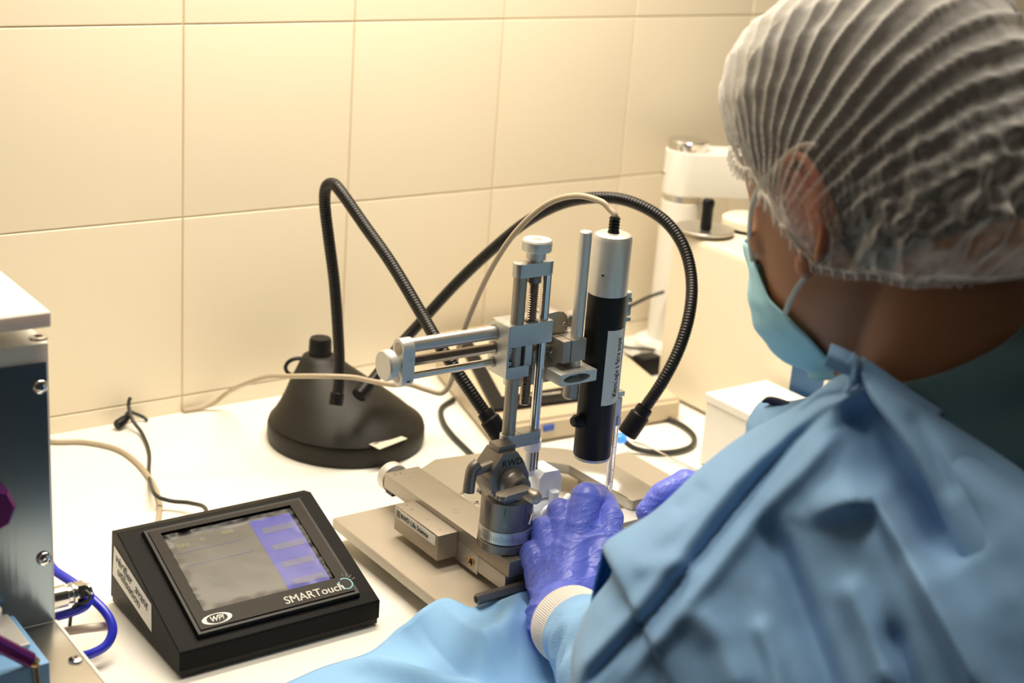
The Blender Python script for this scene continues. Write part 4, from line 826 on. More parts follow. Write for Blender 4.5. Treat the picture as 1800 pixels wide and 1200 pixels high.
# ------------------------------------------------------------------ the person
def tcap(bm, a, b, r0, r1, n=18):
    """tapered capsule"""
    a = Vector(a); b = Vector(b); d = b - a; L = d.length
    if L < 1e-6: d = Vector((0, 0, 1)); L = 1e-6
    prof = []
    for k in range(6): t = PI / 2 * (1 - k / 6); prof.append((r0 * math.cos(t), -r0 * math.sin(t)))
    prof[0] = (0, -r0)
    for k in range(7): t = PI / 2 * k / 6; prof.append((r1 * math.cos(t), L + r1 * math.sin(t)))
    prof[-1] = (0, L + r1)
    lathe(bm, a, d, prof, n, closed=False)
def ell(bm, c, rx, ry, rz, mtx=None, seg=24):
    r = bmesh.ops.create_uvsphere(bm, u_segments=seg, v_segments=seg // 2, radius=1.0)
    for v in r['verts']:
        v.co = Vector((v.co.x * rx, v.co.y * ry, v.co.z * rz)) + Vector(c)
        if mtx is not None: v.co = mtx @ v.co
def fuse(bm, voxel, smooth_it=6, factor=.5):
    me = bpy.data.meshes.new('tmp'); bm.to_mesh(me); bm.free(); o = bpy.data.objects.new('tmp', me); COL.objects.link(o)
    m = o.modifiers.new('r', 'REMESH'); m.mode = 'VOXEL'; m.voxel_size = voxel
    if smooth_it: s = o.modifiers.new('s', 'SMOOTH'); s.iterations = smooth_it; s.factor = factor
    dg = bpy.context.evaluated_depsgraph_get(); me2 = bpy.data.meshes.new_from_object(o.evaluated_get(dg))
    bpy.data.objects.remove(o); bpy.data.meshes.remove(me); out = new_bm(); out.from_mesh(me2); bpy.data.meshes.remove(me2); return out

HEAD = Vector((.140, -.810, .430)); HS = 1.04
HM = Matrix.Translation(HEAD) @ Matrix.Rotation(math.radians(4), 4, 'Z') @ Matrix.Rotation(math.radians(-20), 4, 'X') @ Matrix.Scale(HS, 4)
HMI = HM.inverted()
def hp(x, y, z): return HM @ Vector((x, y, z))
SECT = [(.126, .012, .012, .014), (.122, .030, .035, .040), (.112, .047, .057, .063), (.095, .061, .075, .081), (.07, .0710, .088, .094), (.045, .0755, .094, .100), (.02, .0770, .096, .100), (0, .0765, .094, .095), (-.02, .0735, .091, .085),
        (-.04, .070, .090, .070), (-.06, .0655, .090, .054), (-.078, .058, .089, .040), (-.093, .047, .087, .026), (-.105, .033, .083, .006), (-.113, .016, .072, -.025)]
def head_ring(z, infl=0.0, n=64):
    zz = max(SECT[-1][0], min(SECT[0][0], z))
    for a, b in zip(SECT, SECT[1:]):
        if a[0] >= zz >= b[0]:
            t = (a[0] - zz) / (a[0] - b[0]); w, f, bk = [a[i] + (b[i] - a[i]) * t for i in (1, 2, 3)]; break
    cy = (f - bk) / 2; hy = (f + bk) / 2; out = []
    for i in range(n):
        a = 2 * PI * i / n; c, s = math.cos(a), math.sin(a); p = 2.12
        r = (abs(c) ** p + abs(s) ** p) ** (-1 / p); out.append((c * r * (w + infl), cy + s * r * (hy + infl), zz))
    return out
def head_solid(bm):
    rings = [[bm.verts.new(HM @ Vector(p)) for p in head_ring(s[0])] for s in SECT]; n = 64
    for a, b in zip(rings, rings[1:]):
        for i in range(n): bm.faces.new((a[i], a[(i + 1) % n], b[(i + 1) % n], b[i]))
    bm.faces.new(rings[0]); bm.faces.new(rings[-1])
NECKB = Vector((.160, -.885, .285)); SHL = Vector((.035, -.835, .215)); SHR = Vector((.325, -.880, .245))
ELL_ = Vector((.010, -.800, .062)); WRL = dep(985, 1082, 1.240); ELR = Vector((.400, -.790, .068)); WRR = dep(1335, 905, 1.345)
LH = dict(index=[dep(1012, 960, 1.288), dep(1030, 874, 1.305), dep(1050, 872, 1.332), dep(1063, 884, 1.348)],
          middle=[dep(990, 968, 1.292), dep(984, 898, 1.308), dep(1004, 905, 1.335), dep(1018, 925, 1.340)],
          ring=[dep(968, 988, 1.288), dep(954, 930, 1.303), dep(970, 940, 1.328), dep(985, 958, 1.334)],
          little=[dep(948, 1010, 1.280), dep(933, 972, 1.293), dep(946, 980, 1.313), dep(960, 992, 1.320)],
          thumb=[dep(1025, 1030, 1.270), dep(1064, 956, 1.290), dep(1073, 910, 1.310), dep(1066, 882, 1.334)])
RH = dict(index=[dep(1268, 872, 1.385), dep(1205, 849, 1.385), dep(1163, 868, 1.382), dep(1134, 899, 1.380)],
          middle=[dep(1275, 890, 1.372), dep(1225, 880, 1.365), dep(1190, 900, 1.362), dep(1185, 925, 1.362)],
          ring=[dep(1285, 905, 1.36), dep(1245, 905, 1.350), dep(1220, 925, 1.350), dep(1222, 945, 1.355)],
          little=[dep(1295, 920, 1.348), dep(1265, 925, 1.340), dep(1246, 943, 1.342), dep(1250, 960, 1.345)],
          thumb=[dep(1300, 895, 1.388), dep(1240, 880, 1.398), dep(1195, 884, 1.396), dep(1166, 897, 1.392)])
RAD = dict(index=(.0130, .0132, .0112, .0090), middle=(.0125, .0116, .0104, .0088), ring=(.0122, .0114, .0102, .0086), little=(.0118, .0106, .0095, .0080), thumb=(.0155, .0130, .0118, .0092))
def hand_solid(bm, H, W, k=1.0, arm=None, wr=(.0260, .0300)):
    for f, P in H.items():
        R_ = [r * k for r in RAD[f]]
        for a, b, r0, r1 in zip(P, P[1:], R_, R_[1:]): tcap(bm, a, b, r0, r1)
        r0 = .0165 if f != 'thumb' else .0165
        tcap(bm, W.lerp(P[0], .12), P[0], r0 * k * 1.15, R_[0] * 1.12)
    M_ = [H[f][0] for f in ('index', 'middle', 'ring', 'little')]
    for a, b in zip(M_, M_[1:]):
        tcap(bm, a.lerp(W, .25), b.lerp(W, .25), .0135 * k, .0130 * k); tcap(bm, a.lerp(W, .55), b.lerp(W, .55), .0165 * k, .0165 * k)
    if k == 1.0 or True:
        tcap(bm, H['index'][0], H['thumb'][1], .0125 * k, .0125 * k); tcap(bm, H['index'][0].lerp(H['index'][1], .45), H['thumb'][1].lerp(H['thumb'][2], .35), .0085 * k, .0085 * k)
        for f, g_ in (('index', 'middle'), ('middle', 'ring'), ('ring', 'little')): tcap(bm, H[f][0].lerp(H[f][1], .25), H[g_][0].lerp(H[g_][1], .25), .0105 * k, .0100 * k)
    if arm is not None:
        d = (arm - W).normalized(); tcap(bm, W, W + d * .075, wr[0] * k, wr[1] * k)

def person():
    t = thing('person', 'person in pleated hair net, face mask, blue gown and violet gloves leaning over the instrument', 'person', (.15, -1.0, -.75))
    # ---- body, one continuous surface
    bm = new_bm(); head_solid(bm)
    tcap(bm, hp(0, .099, .012), hp(0, .112, -.026), .0075, .0110); ell(bm, (-.012, .104, -.030), .008, .009, .007, HM); ell(bm, (.012, .104, -.030), .008, .009, .007, HM)
    tcap(bm, hp(-.036, .083, .030), hp(-.010, .091, .026), .0085, .0075); tcap(bm, hp(.036, .083, .030), hp(.010, .091, .026), .0085, .0075)
    tcap(bm, hp(-.046, .062, -.020), hp(-.030, .078, -.025), .016, .014); tcap(bm, hp(.046, .062, -.020), hp(.030, .078, -.025), .016, .014)
    tcap(bm, hp(-.018, .086, -.056), hp(.018, .086, -.056), .0075, .0075); tcap(bm, hp(-.014, .085, -.066), hp(.014, .085, -.066), .0075, .0075); ell(bm, (0, .082, -.096), .022, .014, .014, HM)
    for s in (-1, 1):                       # ears
        c = Vector((s * .0800, -.001, -.007)); pts = []
        pts = [HM @ (c + Vector((s * (.003 + .0075 * (0.5 + .5 * math.sin(math.radians(a - 10)))), -.0185 * math.sin(math.radians(a)) - .001, .0335 * math.cos(math.radians(a)) + .003))) for a in range(-75, 166, 12)]
        sweep(bm, resample(catmull(pts, 4), .002), .0040, 10)
        pts = [HM @ (c + Vector((s * .0055, -.0085 * math.sin(math.radians(a)) - .001, .0205 * math.cos(math.radians(a)) + .001))) for a in range(-40, 161, 20)]
        sweep(bm, resample(catmull(pts, 4), .002), .0030, 8)
        pl_ = Matrix.Translation(c + Vector((s * .0015, -.003, .0))) @ Matrix.Rotation(s * math.radians(-12), 4, 'Z'); ell(bm, (0, 0, 0), .0034, .0170, .0305, HM @ pl_)
        ell(bm, (s * .0835, .005, -.0370), .0048, .0080, .0100, HM); ell(bm, (s * .0810, .0170, -.011), .0040, .0040, .0070, HM)
    tcap(bm, hp(0, -.030, -.045), NECKB.lerp(hp(0, -.03, -.06), .35), .0600, .0590, 32); tcap(bm, NECKB.lerp(hp(0, -.03, -.06), .35), NECKB, .0590, .0640, 32)
    tcap(bm, hp(0, .02, -.075), NECKB + Vector((0, .035, -.02)), .038, .045, 24)
    tcap(bm, NECKB + Vector((-.02, -.01, -.012)), SHL, .052, .050, 24); tcap(bm, NECKB + Vector((.02, -.01, -.012)), SHR, .052, .050, 24)
    CH = Vector((.190, -.890, .13))
    for dx in (-.075, 0, .075): tcap(bm, CH + Vector((dx, 0, .06)), CH + Vector((dx * .8, -.04, -.18)), .088, .095, 28)
    for dx in (-.055, 0, .055): tcap(bm, CH + Vector((dx, -.04, -.18)), CH + Vector((dx * 1.2, -.06, -.33)), .095, .105, 28)
    tcap(bm, SHL, ELL_, .048, .038, 24); tcap(bm, ELL_, WRL, .040, .0255, 24); tcap(bm, SHR, ELR, .048, .038, 24); tcap(bm, ELR, WRR, .040, .0255, 24)
    hand_solid(bm, LH, WRL, .74); hand_solid(bm, RH, WRR, .74)
    PEL = CH + Vector((0, -.06, -.34))
    for s in (-1, 1):
        hip = PEL + Vector((s * .09, .0, -.03)); kn = hip + Vector((s * .05, .36, .0)); an = Vector((kn.x, kn.y - .02, -.67)); tcap(bm, hip, kn, .088, .060, 24); tcap(bm, kn, an, .056, .040, 20); tcap(bm, an + Vector((0, -.02, -.045)), an + Vector((0, .13, -.050)), .030, .028, 16)
    body = fuse(bm, .0030, 5)
    for v in body.verts:                     # eye sockets
        q = HMI @ v.co
        if q.y > .04:
            for s in (-1, 1):
                d = math.hypot(q.x - s * .032, q.z - .010); v.co -= (HM.to_3x3() @ Vector((0, 1, 0))).normalized() * (.009 * math.exp(-(d / .014) ** 2))
    link('body', body, 'skin', t, smooth=180)
    for s in (-1, 1): blob('eye', hp(s * .032, .0700, .010), .0108 * HS, 'eyewhite', t, seg=20); 
    for s in (-1, 1):
        d = (HM.to_3x3() @ Vector((0, 1, -.3))).normalized(); bm = new_bm(); lathe(bm, hp(s * .032, .0700, .010) + d * .0100, d, [(.0056, 0), (.004, .0014), (0, .0018)], 16); link('iris', bm, 'hole', t, smooth=60)
        pts = [HM @ Vector((s * (.018 + .030 * k / 8), .0965 - .00030 * k * k, .030 + .005 * math.sin(PI * k / 8))) for k in range(9)]; bm = new_bm(); sweep(bm, pts, [.0015 + .0018 * math.sin(PI * k / 8) for k in range(9)], 8); link('eyebrow', bm, 'hair', t, smooth=60)
    # ---- hair: a close cropped layer over the skull
    HK = [(0, .004), (12, .012), (25, .022), (50, .044), (90, .052), (130, .044), (155, .022), (168, .012), (180, .004), (192, -.024), (205, -.046), (225, -.058), (270, -.066), (315, -.058), (335, -.046), (348, -.024), (360, .004)]
    bm = new_bm(); cols = []; nh = 96
    for i in range(nh):
        d_ = 360 * i / nh
        for (a0_, z0_), (a1_, z1_) in zip(HK, HK[1:]):
            if a0_ <= d_ <= a1_: lim = z0_ + (z1_ - z0_) * (d_ - a0_) / (a1_ - a0_)
        lim += .002 * noise.noise(Vector((d_ * .2, 0, 0))); col = []
        for j in range(26):
            z = lim + (.1262 - lim) * math.sin(PI / 2 * j / 25); ring = head_ring(z, .0005 + .0045 * min(1, j / 3), nh); p = ring[i]; col.append(bm.verts.new(HM @ Vector((p[0], p[1], p[2] + .004 * max(0, z) / .126))))
        cols.append(col)
    for i in range(nh):
        for j in range(25): bm.faces.new((cols[i][j], cols[(i + 1) % nh][j], cols[(i + 1) % nh][j + 1], cols[i][j + 1]))
    bm.faces.new([c_[-1] for c_ in cols])
    link('hair', bm, 'hair', t, smooth=180)
    # ---- pleated hair net
    AX0 = Vector((-.070, .040, -.020)); n = 640; bm = new_bm(); G = []; nv = 80
    zr = lambda a: 0
    # rim height around the head: forehead high, in front of the ear, then low at the nape
    def rim(a):   # a: angle, 0 = right side, 90 = forehead, 180 = left, 270 = nape
        d = math.degrees(a) % 360; K = [(0, -.024), (8, -.008), (20, .012), (30, .030), (60, .047), (90, .052), (120, .047), (150, .030), (160, .012), (172, -.008), (180, -.024), (187, -.034), (203, -.040), (228, -.050), (255, -.056), (270, -.058), (285, -.056), (312, -.050), (337, -.040), (353, -.034), (360, -.024)]
        for (a0, z0), (a1, z1) in zip(K, K[1:]):
            if a0 <= d <= a1: t = (d - a0) / (a1 - a0); t = t * t * (3 - 2 * t); return z0 + (z1 - z0) * t
    for i in range(n):
        a = 2 * PI * i / n; zr = rim(a); col = []
        for j in range(nv + 1):
            v = j / nv
            if j < 4: zz = zr - .010 + .0025 * j; fl = .0070 + .0028 * math.sin(a * 80) * (4 - j) / 4 + .0015 * noise.noise(Vector((a * 14, j, 0)))
            else: zz = zr + (.1262 - zr) * math.sin((v - .066) / .934 * PI / 2) ; fl = .0045 + .0085 * min(1, (v - .06) * 4)
            w = 2.12; s = None
            zc = max(SECT[-1][0], min(SECT[0][0], zz))
            for A_, B_ in zip(SECT, SECT[1:]):
                if A_[0] >= zc >= B_[0]: tt = (A_[0] - zc) / (A_[0] - B_[0]); ww, ff, bb = [A_[q] + (B_[q] - A_[q]) * tt for q in (1, 2, 3)]; break
            if zz < -.02: bb = .085 + (zz + .02) * .35; ww = max(ww, .0735)
            cy = (ff - bb) / 2; hy = (ff + bb) / 2; c_, s_ = math.cos(a), math.sin(a); r = (abs(c_) ** w + abs(s_) ** w) ** (-1 / w)
            back = max(0, -s_) ; low = math.exp(-((zz + .030) / .045) ** 2)
            fl2 = fl + .036 * back ** 1.5 * low * min(1, v * 9) + .004 * max(0, s_) * math.exp(-((zz - .09) / .04) ** 2)
            if j >= 4: nn_ = 1 - 2.4 * abs(noise.noise(Vector((a * 5 - zz * 30, zz * 26 + a * 2, 1)))); fl2 += .0120 * back * low * nn_ + .0040 * back * low * noise.noise(Vector((a * 16, zz * 90, 5)))
            p = Vector((c_ * r * (ww + fl2), cy + s_ * r * (hy + fl2), zz + (fl2 - .006) * max(0, zz) / .126 * 1.0))
            p.x += math.copysign(.012 * math.exp(-((p.y + .004) / .026) ** 2 - ((zz + .006) / .036) ** 2), c_)
            # pleats run as a fan from the temple to the back
            if j >= 3:
                q = p - AX0 * 1.0; ang = math.atan2(q.z + .02, -q.y + .0); wob = .25 * noise.noise(p * 28)
                amp = .0017 * min(1, (j - 2) / 8) * min(1, (q.length / .06))
                ph = (ang + wob * .07) * 66; p += Vector((c_, s_, .4)).normalized() * amp * (2.6 * (1 - abs(math.sin(ph / 2))) ** 1.7 - .6) 
                p += Vector((c_, s_, .4)).normalized() * .0015 * noise.noise(p * 60)
            col.append(bm.verts.new(HM @ p))
        G.append(col)
    for i in range(n):
        for j in range(nv): bm.faces.new((G[i][j], G[(i + 1) % n][j], G[(i + 1) % n][j + 1], G[i][j + 1]))
    cap_top = [g[-1] for g in G]; bm.faces.new(cap_top)
    pts = [G_pt(G, i % n) for i in range(0, n + 1, 4)]
    cap = link('hair_net', bm, 'net', t, smooth=180)
    bm = new_bm()
    sweep(bm, pts, .0016, 8, cap=False); link('elastic_band', bm, 'elastic', cap, smooth=60)
    # ---- mask
    def skull(a, z, infl):
        zc = max(SECT[-1][0], min(SECT[0][0], z))
        for A_, B_ in zip(SECT, SECT[1:]):
            if A_[0] >= zc >= B_[0]: tt = (A_[0] - zc) / (A_[0] - B_[0]); w_, f_, b_ = [A_[q] + (B_[q] - A_[q]) * tt for q in (1, 2, 3)]; break
        c_, s_ = math.cos(a), math.sin(a); r = (abs(c_) ** 2.12 + abs(s_) ** 2.12) ** (-1 / 2.12); return Vector((c_ * r * (w_ + infl), (f_ - b_) / 2 + s_ * r * ((f_ + b_) / 2 + infl), z))
    bm = new_bm(); nu, nv2 = 48, 36; G2 = []
    EK = [(-.032, 40), (-.042, 47), (-.056, 58), (-.070, 74), (-.085, 86), (-.100, 94), (-.118, 100)]
    for i in range(nu + 1):
        row = []
        for j in range(nv2 + 1):
            u = i / nu * 2 - 1; v = j / nv2; z = -.032 - v * .086
            for (z0_, a0_), (z1_, a1_) in zip(EK, EK[1:]):
                if z0_ >= z >= z1_: ae = a0_ + (a1_ - a0_) * (z0_ - z) / (z0_ - z1_)
            if z <= -.118: ae = 100
            a = math.radians(90 - u * ae); fr = max(0, 1 - abs(u) * 1.15)
            p = skull(a, z + .014 * fr * (1 - v) ** 2, .0050 + .0145 * fr ** .8 * math.sin(PI * min(1, .25 + v * .75)) + .0035 * abs(math.sin(u * 7 + v * 3)) * (1 - abs(u)))
            p.y += .020 * math.exp(-(u / .22) ** 2) * (1 - v) ; p.y += .0012 * math.sin(v * 26) * (1 - abs(u)) ** .5
            row.append(bm.verts.new(HM @ p))
        G2.append(row)
    for i in range(nu):
        for j in range(nv2): bm.faces.new((G2[i][j], G2[i + 1][j], G2[i + 1][j + 1], G2[i][j + 1]))
    mk = link('face_mask', bm, 'mask', t, smooth=180); md = mk.modifiers.new('s', 'SOLIDIFY'); md.thickness = .0014
    for s in (-1, 1):
        an = lambda d_: math.radians(90 - s * d_) 
        a = [HM @ skull(an(40), -.032, .006), HM @ skull(an(47), -.014, .005), HM @ skull(an(60), .008, .004), HM @ skull(an(74), .022, .004), HM @ skull(an(88), .034, .005), HM @ skull(an(98), .034, .008)]
        b = [HM @ skull(an(74), -.068, .006), HM @ skull(an(80), -.058, .0055), HM @ skull(an(87), -.047, .0050), HM @ skull(an(94), -.038, .004), HM @ skull(an(100), -.032, .004)]
        for q in (a, b): bm = new_bm(); sweep(bm, catmull(q, 8), .0015, 8, sx=1.4); link('ear_loop', bm, 'elastic', mk, smooth=60)
    # ---- gloves
    def glove(name, H, W, arm, cuffc):
        bm = new_bm(); hand_solid(bm, H, W, 1.0, None); d = (arm - W).normalized()
        tcap(bm, W, W + d * .020, .0275, .0300, 28); g = fuse(bm, .0012, 16)
        cut = W + d * .0185; bmesh.ops.bisect_plane(g, geom=g.verts[:] + g.edges[:] + g.faces[:], plane_co=cut, plane_no=d, clear_outer=True)
        g.normal_update()
        for v in g.verts:
            p = v.co; along = (p - W).dot(-d); wr_ = max(0, 1 - abs(along - .005) / .05)
            q = Vector((p.dot(CR) * .55 + p.dot(CU) * .25, p.dot(CU) * 1.7 - p.dot(CR) * .3, p.dot(CW) * .6))
            rid = 1 - abs(noise.noise(q * 40)) * 4.5; rid2 = 1 - abs(noise.noise(q * 85 + Vector((4, 4, 4)))) * 5.0
            v.co += v.normal * (.0014 * wr_ * max(0, rid) + .0008 * max(0, rid2) * (.25 + wr_ * .7) + .0009 * max(0, rid) * .6)
        gl = link(name, g, 'glove', t, smooth=180)
        bm = new_bm(); n = 110; rings = []; X_, Y_, Z_ = basis(d)
        for k in range(9):
            h = .012 + .0030 * k; ring = []
            for i in range(n * 2):
                a = PI * i / n; r = .0290 + .0012 * math.sin(k * .5) + (.00055 if i % 2 else 0); ring.append(bm.verts.new(W + d * h + X_ * (r * 1.04 * math.cos(a)) + Y_ * (r * math.sin(a))))
            rings.append(ring)
        for a, b in zip(rings, rings[1:]):
            for i in range(2 * n): bm.faces.new((a[i], a[(i + 1) % (2 * n)], b[(i + 1) % (2 * n)], b[i]))
        c = link('knit_cuff', bm, 'knit', t, smooth=20); c.modifiers.new('s', 'SOLIDIFY').thickness = -.0014
        return gl
    glove('left_hand_glove', LH, WRL, ELL_, 0); glove('right_hand_glove', RH, WRR, ELR, 0)
    # ---- forearm sleeves
    for W, E_, S_, kk in ((WRL, ELL_, SHL, .75), (WRR, ELR, SHR, .72)):
        d = (E_ - W).normalized(); path = resample(catmull([W + d * .034, W.lerp(E_, .5), E_, E_.lerp(S_, .4), E_.lerp(S_, kk)], 20), .006); bm = new_bm(); n = 90; rings = []; N_ = len(path)
        tv = (path[1] - path[0]).normalized(); X_, Y_, Z_ = basis(tv)
        for k, q in enumerate(path):
            t2 = (path[min(k + 1, N_ - 1)] - path[max(k - 1, 0)]).normalized(); rq = tv.rotation_difference(t2); X_ = rq @ X_; Y_ = rq @ Y_; tv = t2
            s = k / (N_ - 1); r0 = .0320 + .018 * min(1, s * 3.5) + .006 * s; ring = []
            for i in range(n):
                a = 2 * PI * i / n; r = r0 + .0030 * math.sin(a * 3 + k * .3) * min(1, s * 5) + .0055 * noise.noise(Vector((math.cos(a) * 2, math.sin(a) * 2, s * 24))) * min(1, s * 8)
                ring.append(bm.verts.new(q + X_ * (r * math.cos(a)) + Y_ * (r * math.sin(a))))
            rings.append(ring)
        for a, b in zip(rings, rings[1:]):
            for i in range(n): bm.faces.new((a[i], a[(i + 1) % n], b[(i + 1) % n], b[i]))
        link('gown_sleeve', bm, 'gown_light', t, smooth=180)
    # ---- gown front, over chest and lap
    bm = new_bm()
    for dx in (-.075, 0, .075): tcap(bm, CH + Vector((dx, 0, .06)), CH + Vector((dx * .8, -.04, -.18)), .100, .107, 28)
    for dx in (-.055, 0, .055): tcap(bm, CH + Vector((dx, -.04, -.18)), CH + Vector((dx * 1.2, -.06, -.33)), .111, .122, 28)
    for s in (-1, 1):
        hip = PEL + Vector((s * .09, .0, -.03)); kn = hip + Vector((s * .05, .36, .0)); tcap(bm, hip, kn, .104, .080, 24); tcap(bm, kn, kn + Vector((0, -.01, -.22)), .080, .085, 20); tcap(bm, hip.lerp(kn, s * .0 + .5), Vector((PEL.x, hip.y + .18, hip.z + .01)), .085, .085)
    gf = fuse(bm, .0070, 10); bmesh.ops.bisect_plane(gf, geom=gf.verts[:] + gf.edges[:] + gf.faces[:], plane_co=CH + Vector((0, -.03, 0)), plane_no=(0, -1, 0), clear_outer=True); gf.normal_update()
    for v in gf.verts: v.co += v.normal * (.005 * noise.noise(v.co * 9 + Vector((3, 3, 3))) + .002 * noise.noise(v.co * 24))
    o = link('gown_front', gf, 'gown', t, smooth=180); o.modifiers.new('s', 'SOLIDIFY').thickness = -.0012
    # ---- scrub top
    bm = new_bm()
    tcap(bm, NECKB + Vector((0, 0, -.01)), NECKB + Vector((.02, -.01, -.07)), .078, .100, 28)
    tcap(bm, NECKB + Vector((-.02, -.01, -.016)), SHL, .056, .053, 24); tcap(bm, NECKB + Vector((.02, -.01, -.012)), SHR, .060, .058, 24)
    tcap(bm, NECKB, NECKB + (hp(0, -.03, -.06) - NECKB) * .35, .072, .068, 28)
    for dx in (-.075, 0, .075): tcap(bm, CH + Vector((dx, 0, .06)), CH + Vector((dx * .8, -.04, -.18)), .093, .100, 28)
    for dx in (-.055, 0, .055): tcap(bm, CH + Vector((dx, -.04, -.18)), CH + Vector((dx * 1.2, -.06, -.33)), .104, .114, 28)
    tcap(bm, SHR, SHR.lerp(ELR, .8), .060, .056, 24); tcap(bm, SHL, SHL.lerp(ELL_, .6), .051, .046, 24)
    for s in (-1, 1):
        hip = PEL + Vector((s * .09, .0, -.03)); kn = hip + Vector((s * .05, .36, .0)); an = Vector((kn.x, kn.y - .02, -.67)); tcap(bm, hip, kn, .096, .070, 24); tcap(bm, kn, an, .066, .056, 20)
    sc = fuse(bm, .0060, 6); no = (hp(0, -.03, -.06) - NECKB).normalized(); no = (no + Vector((-.25, .1, 0))).normalized()
    bmesh.ops.bisect_plane(sc, geom=sc.verts[:] + sc.edges[:] + sc.faces[:], plane_co=dep(1690, 625, .97), plane_no=no, clear_outer=True)
    sc.normal_update()
    for v in sc.verts: v.co += v.normal * (.004 * noise.noise(v.co * 9) + .002 * noise.noise(v.co * 24))
    o = link('scrub_suit', sc, 'scrub', t, smooth=180); o.modifiers.new('s', 'SOLIDIFY').thickness = -.0016
    # ---- gown: loose cloth over the left shoulder, arm and back
    def net(rows, nu=8, nv=8):
        cols = [catmull([Vector(p) for p in r], nu) for r in rows]; out = []
        for k in range(len(cols[0])): out.append(catmull([c[k] for c in cols], nv))
        return out          # out[u][v] of (px, py, depth)
    def seg_d(p, pl):
        best = 1e9; bt = 0; sg = 1; N_ = len(pl) - 1
        for i in range(N_):
            a, b = pl[i], pl[i + 1]; ab = (b[0] - a[0], b[1] - a[1]); l2 = ab[0] ** 2 + ab[1] ** 2; t_ = max(0, min(1, ((p[0] - a[0]) * ab[0] + (p[1] - a[1]) * ab[1]) / l2))
            dx = p[0] - a[0] - ab[0] * t_; dy = p[1] - a[1] - ab[1] * t_; d_ = math.hypot(dx, dy)
            if d_ < best: best = d_; bt = (i + t_) / N_; sg = 1 if ab[0] * dy - ab[1] * dx > 0 else -1
        return best, bt, sg
    def cloth(name, rows, folds, m, nu=8, nv=8, seed=0, fine=.0012, close=False, thick=.0012):
        N_ = net(rows, nu, nv); bm = new_bm(); G_ = []
        for colu in N_:
            line = []
            for p in colu:
                dd = p.z
                for pl, w_, amp, asym in folds:
                    d_, t_, sg = seg_d((p.x, p.y), pl); ww = w_ * (asym if sg > 0 else 1.0)
                    if d_ < ww * 3: dd -= amp * math.exp(-(d_ / ww) ** 2) * min(1, 6 * t_ + .15, 6 * (1 - t_) + .15)
                q = dep(p.x, p.y, dd); k = Vector((p.x * .006, p.y * .006, seed)); q -= CW * (fine * 3 * noise.noise(k) + fine * noise.noise(k * 3.1)); line.append(bm.verts.new(q))
            G_.append(line)
        for a, b in zip(G_, G_[1:]):
            for j in range(len(a) - 1): bm.faces.new((a[j], b[j], b[j + 1], a[j + 1]))
        o = link(name, bm, m, t, smooth=180); md = o.modifiers.new('s', 'SOLIDIFY'); md.thickness = thick; md.offset = -1; return o
    S = [(1012, 1300, .955), (1004, 1200, .970), (1008, 1130, .985), (1038, 1060, .995), (1076, 1005, 1.0), (1062, 956, 1.0), (1150, 898, 1.005), (1235, 818, 1.02), (1310, 762, 1.03), (1400, 712, 1.02), (1485, 655, 1.0), (1535, 672, .985), (1640, 745, .970), (1800, 850, .950), (1960, 940, .935)]
    B = [(1050, 1560, .90), (1120, 1560, .890), (1200, 1560, .885), (1260, 1560, .88), (1330, 1560, .875), (1400, 1560, .870), (1470, 1560, .865), (1540, 1560, .86), (1610, 1560, .855), (1680, 1560, .85), (1740, 1560, .85), (1800, 1560, .85), (1880, 1560, .85), (1960, 1560, .85), (2060, 1560, .85)]
    rows = []
    for v, back in ((-.06, .060), (-.025, .022), (0, 0), (.03, 0), (.08, 0), (.16, 0), (.28, 0), (.42, 0), (.6, 0), (.8, 0), (1.0, 0)):
        r = []
        for (sx, sy, sd), (bx, by, bd) in zip(S, B):
            vv = abs(v) * (.6 if v < 0 else 1); g = (1 - math.exp(-max(v, 0) / .05)) * .045
            r.append((sx + (bx - sx) * vv, sy + (by - sy) * vv, sd + (bd + .03 - sd) * max(v, 0) - g + back - .012))
        rows.append(r)
    groove = [(1455, 722), (1400, 770), (1330, 850), (1240, 962), (1160, 1065), (1080, 1150), (1010, 1225)]
    folds = [(groove, 7, -.0080, 1.4), ([(1440, 700), (1370, 765), (1290, 850), (1200, 965), (1120, 1065), (1040, 1150), (985, 1210)], 16, .0060, 1.0),
             ([(1480, 740), (1420, 815), (1350, 885), (1260, 1000), (1170, 1110), (1090, 1200)], 18, .0075, 1.0),
             ([(1500, 690), (1530, 760), (1570, 830), (1620, 900), (1680, 1000)], 60, -.0420, 1.0),
             ([(1420, 905), (1500, 880), (1545, 880), (1590, 960), (1640, 1060), (1700, 1170), (1760, 1300)], 34, .0200, .55),
             ([(1340, 905), (1385, 1000), (1420, 1090), (1460, 1200), (1490, 1300)], 22, -.0140, 1.3),
             ([(1220, 1060), (1270, 1130), (1310, 1230)], 30, .0080, 1.0), ([(1150, 960), (1210, 900), (1290, 830), (1370, 760)], 26, .0050, 1.0),
             ([(1240, 850), (1215, 880), (1180, 900)], 16, -.0060, 1.0), ([(1480, 660), (1420, 690), (1350, 740)], 9, .0040, 1.0), ([(1490, 690), (1440, 700), (1400, 730)], 7, -.0060, 1.0),
             ([(1330, 1080), (1360, 1160), (1380, 1260)], 18, .0070, 1.0), ([(1110, 1000), (1180, 985), (1230, 1010)], 20, .0040, 1.0), ([(1560, 1090), (1600, 1200), (1640, 1320)], 22, -.0120, 1.0), ([(1480, 1010), (1530, 1110), (1570, 1220)], 26, .0100, 1.0)]
    cloth('surgical_gown', rows, folds, 'gown', 14, 10, 2, .0012)
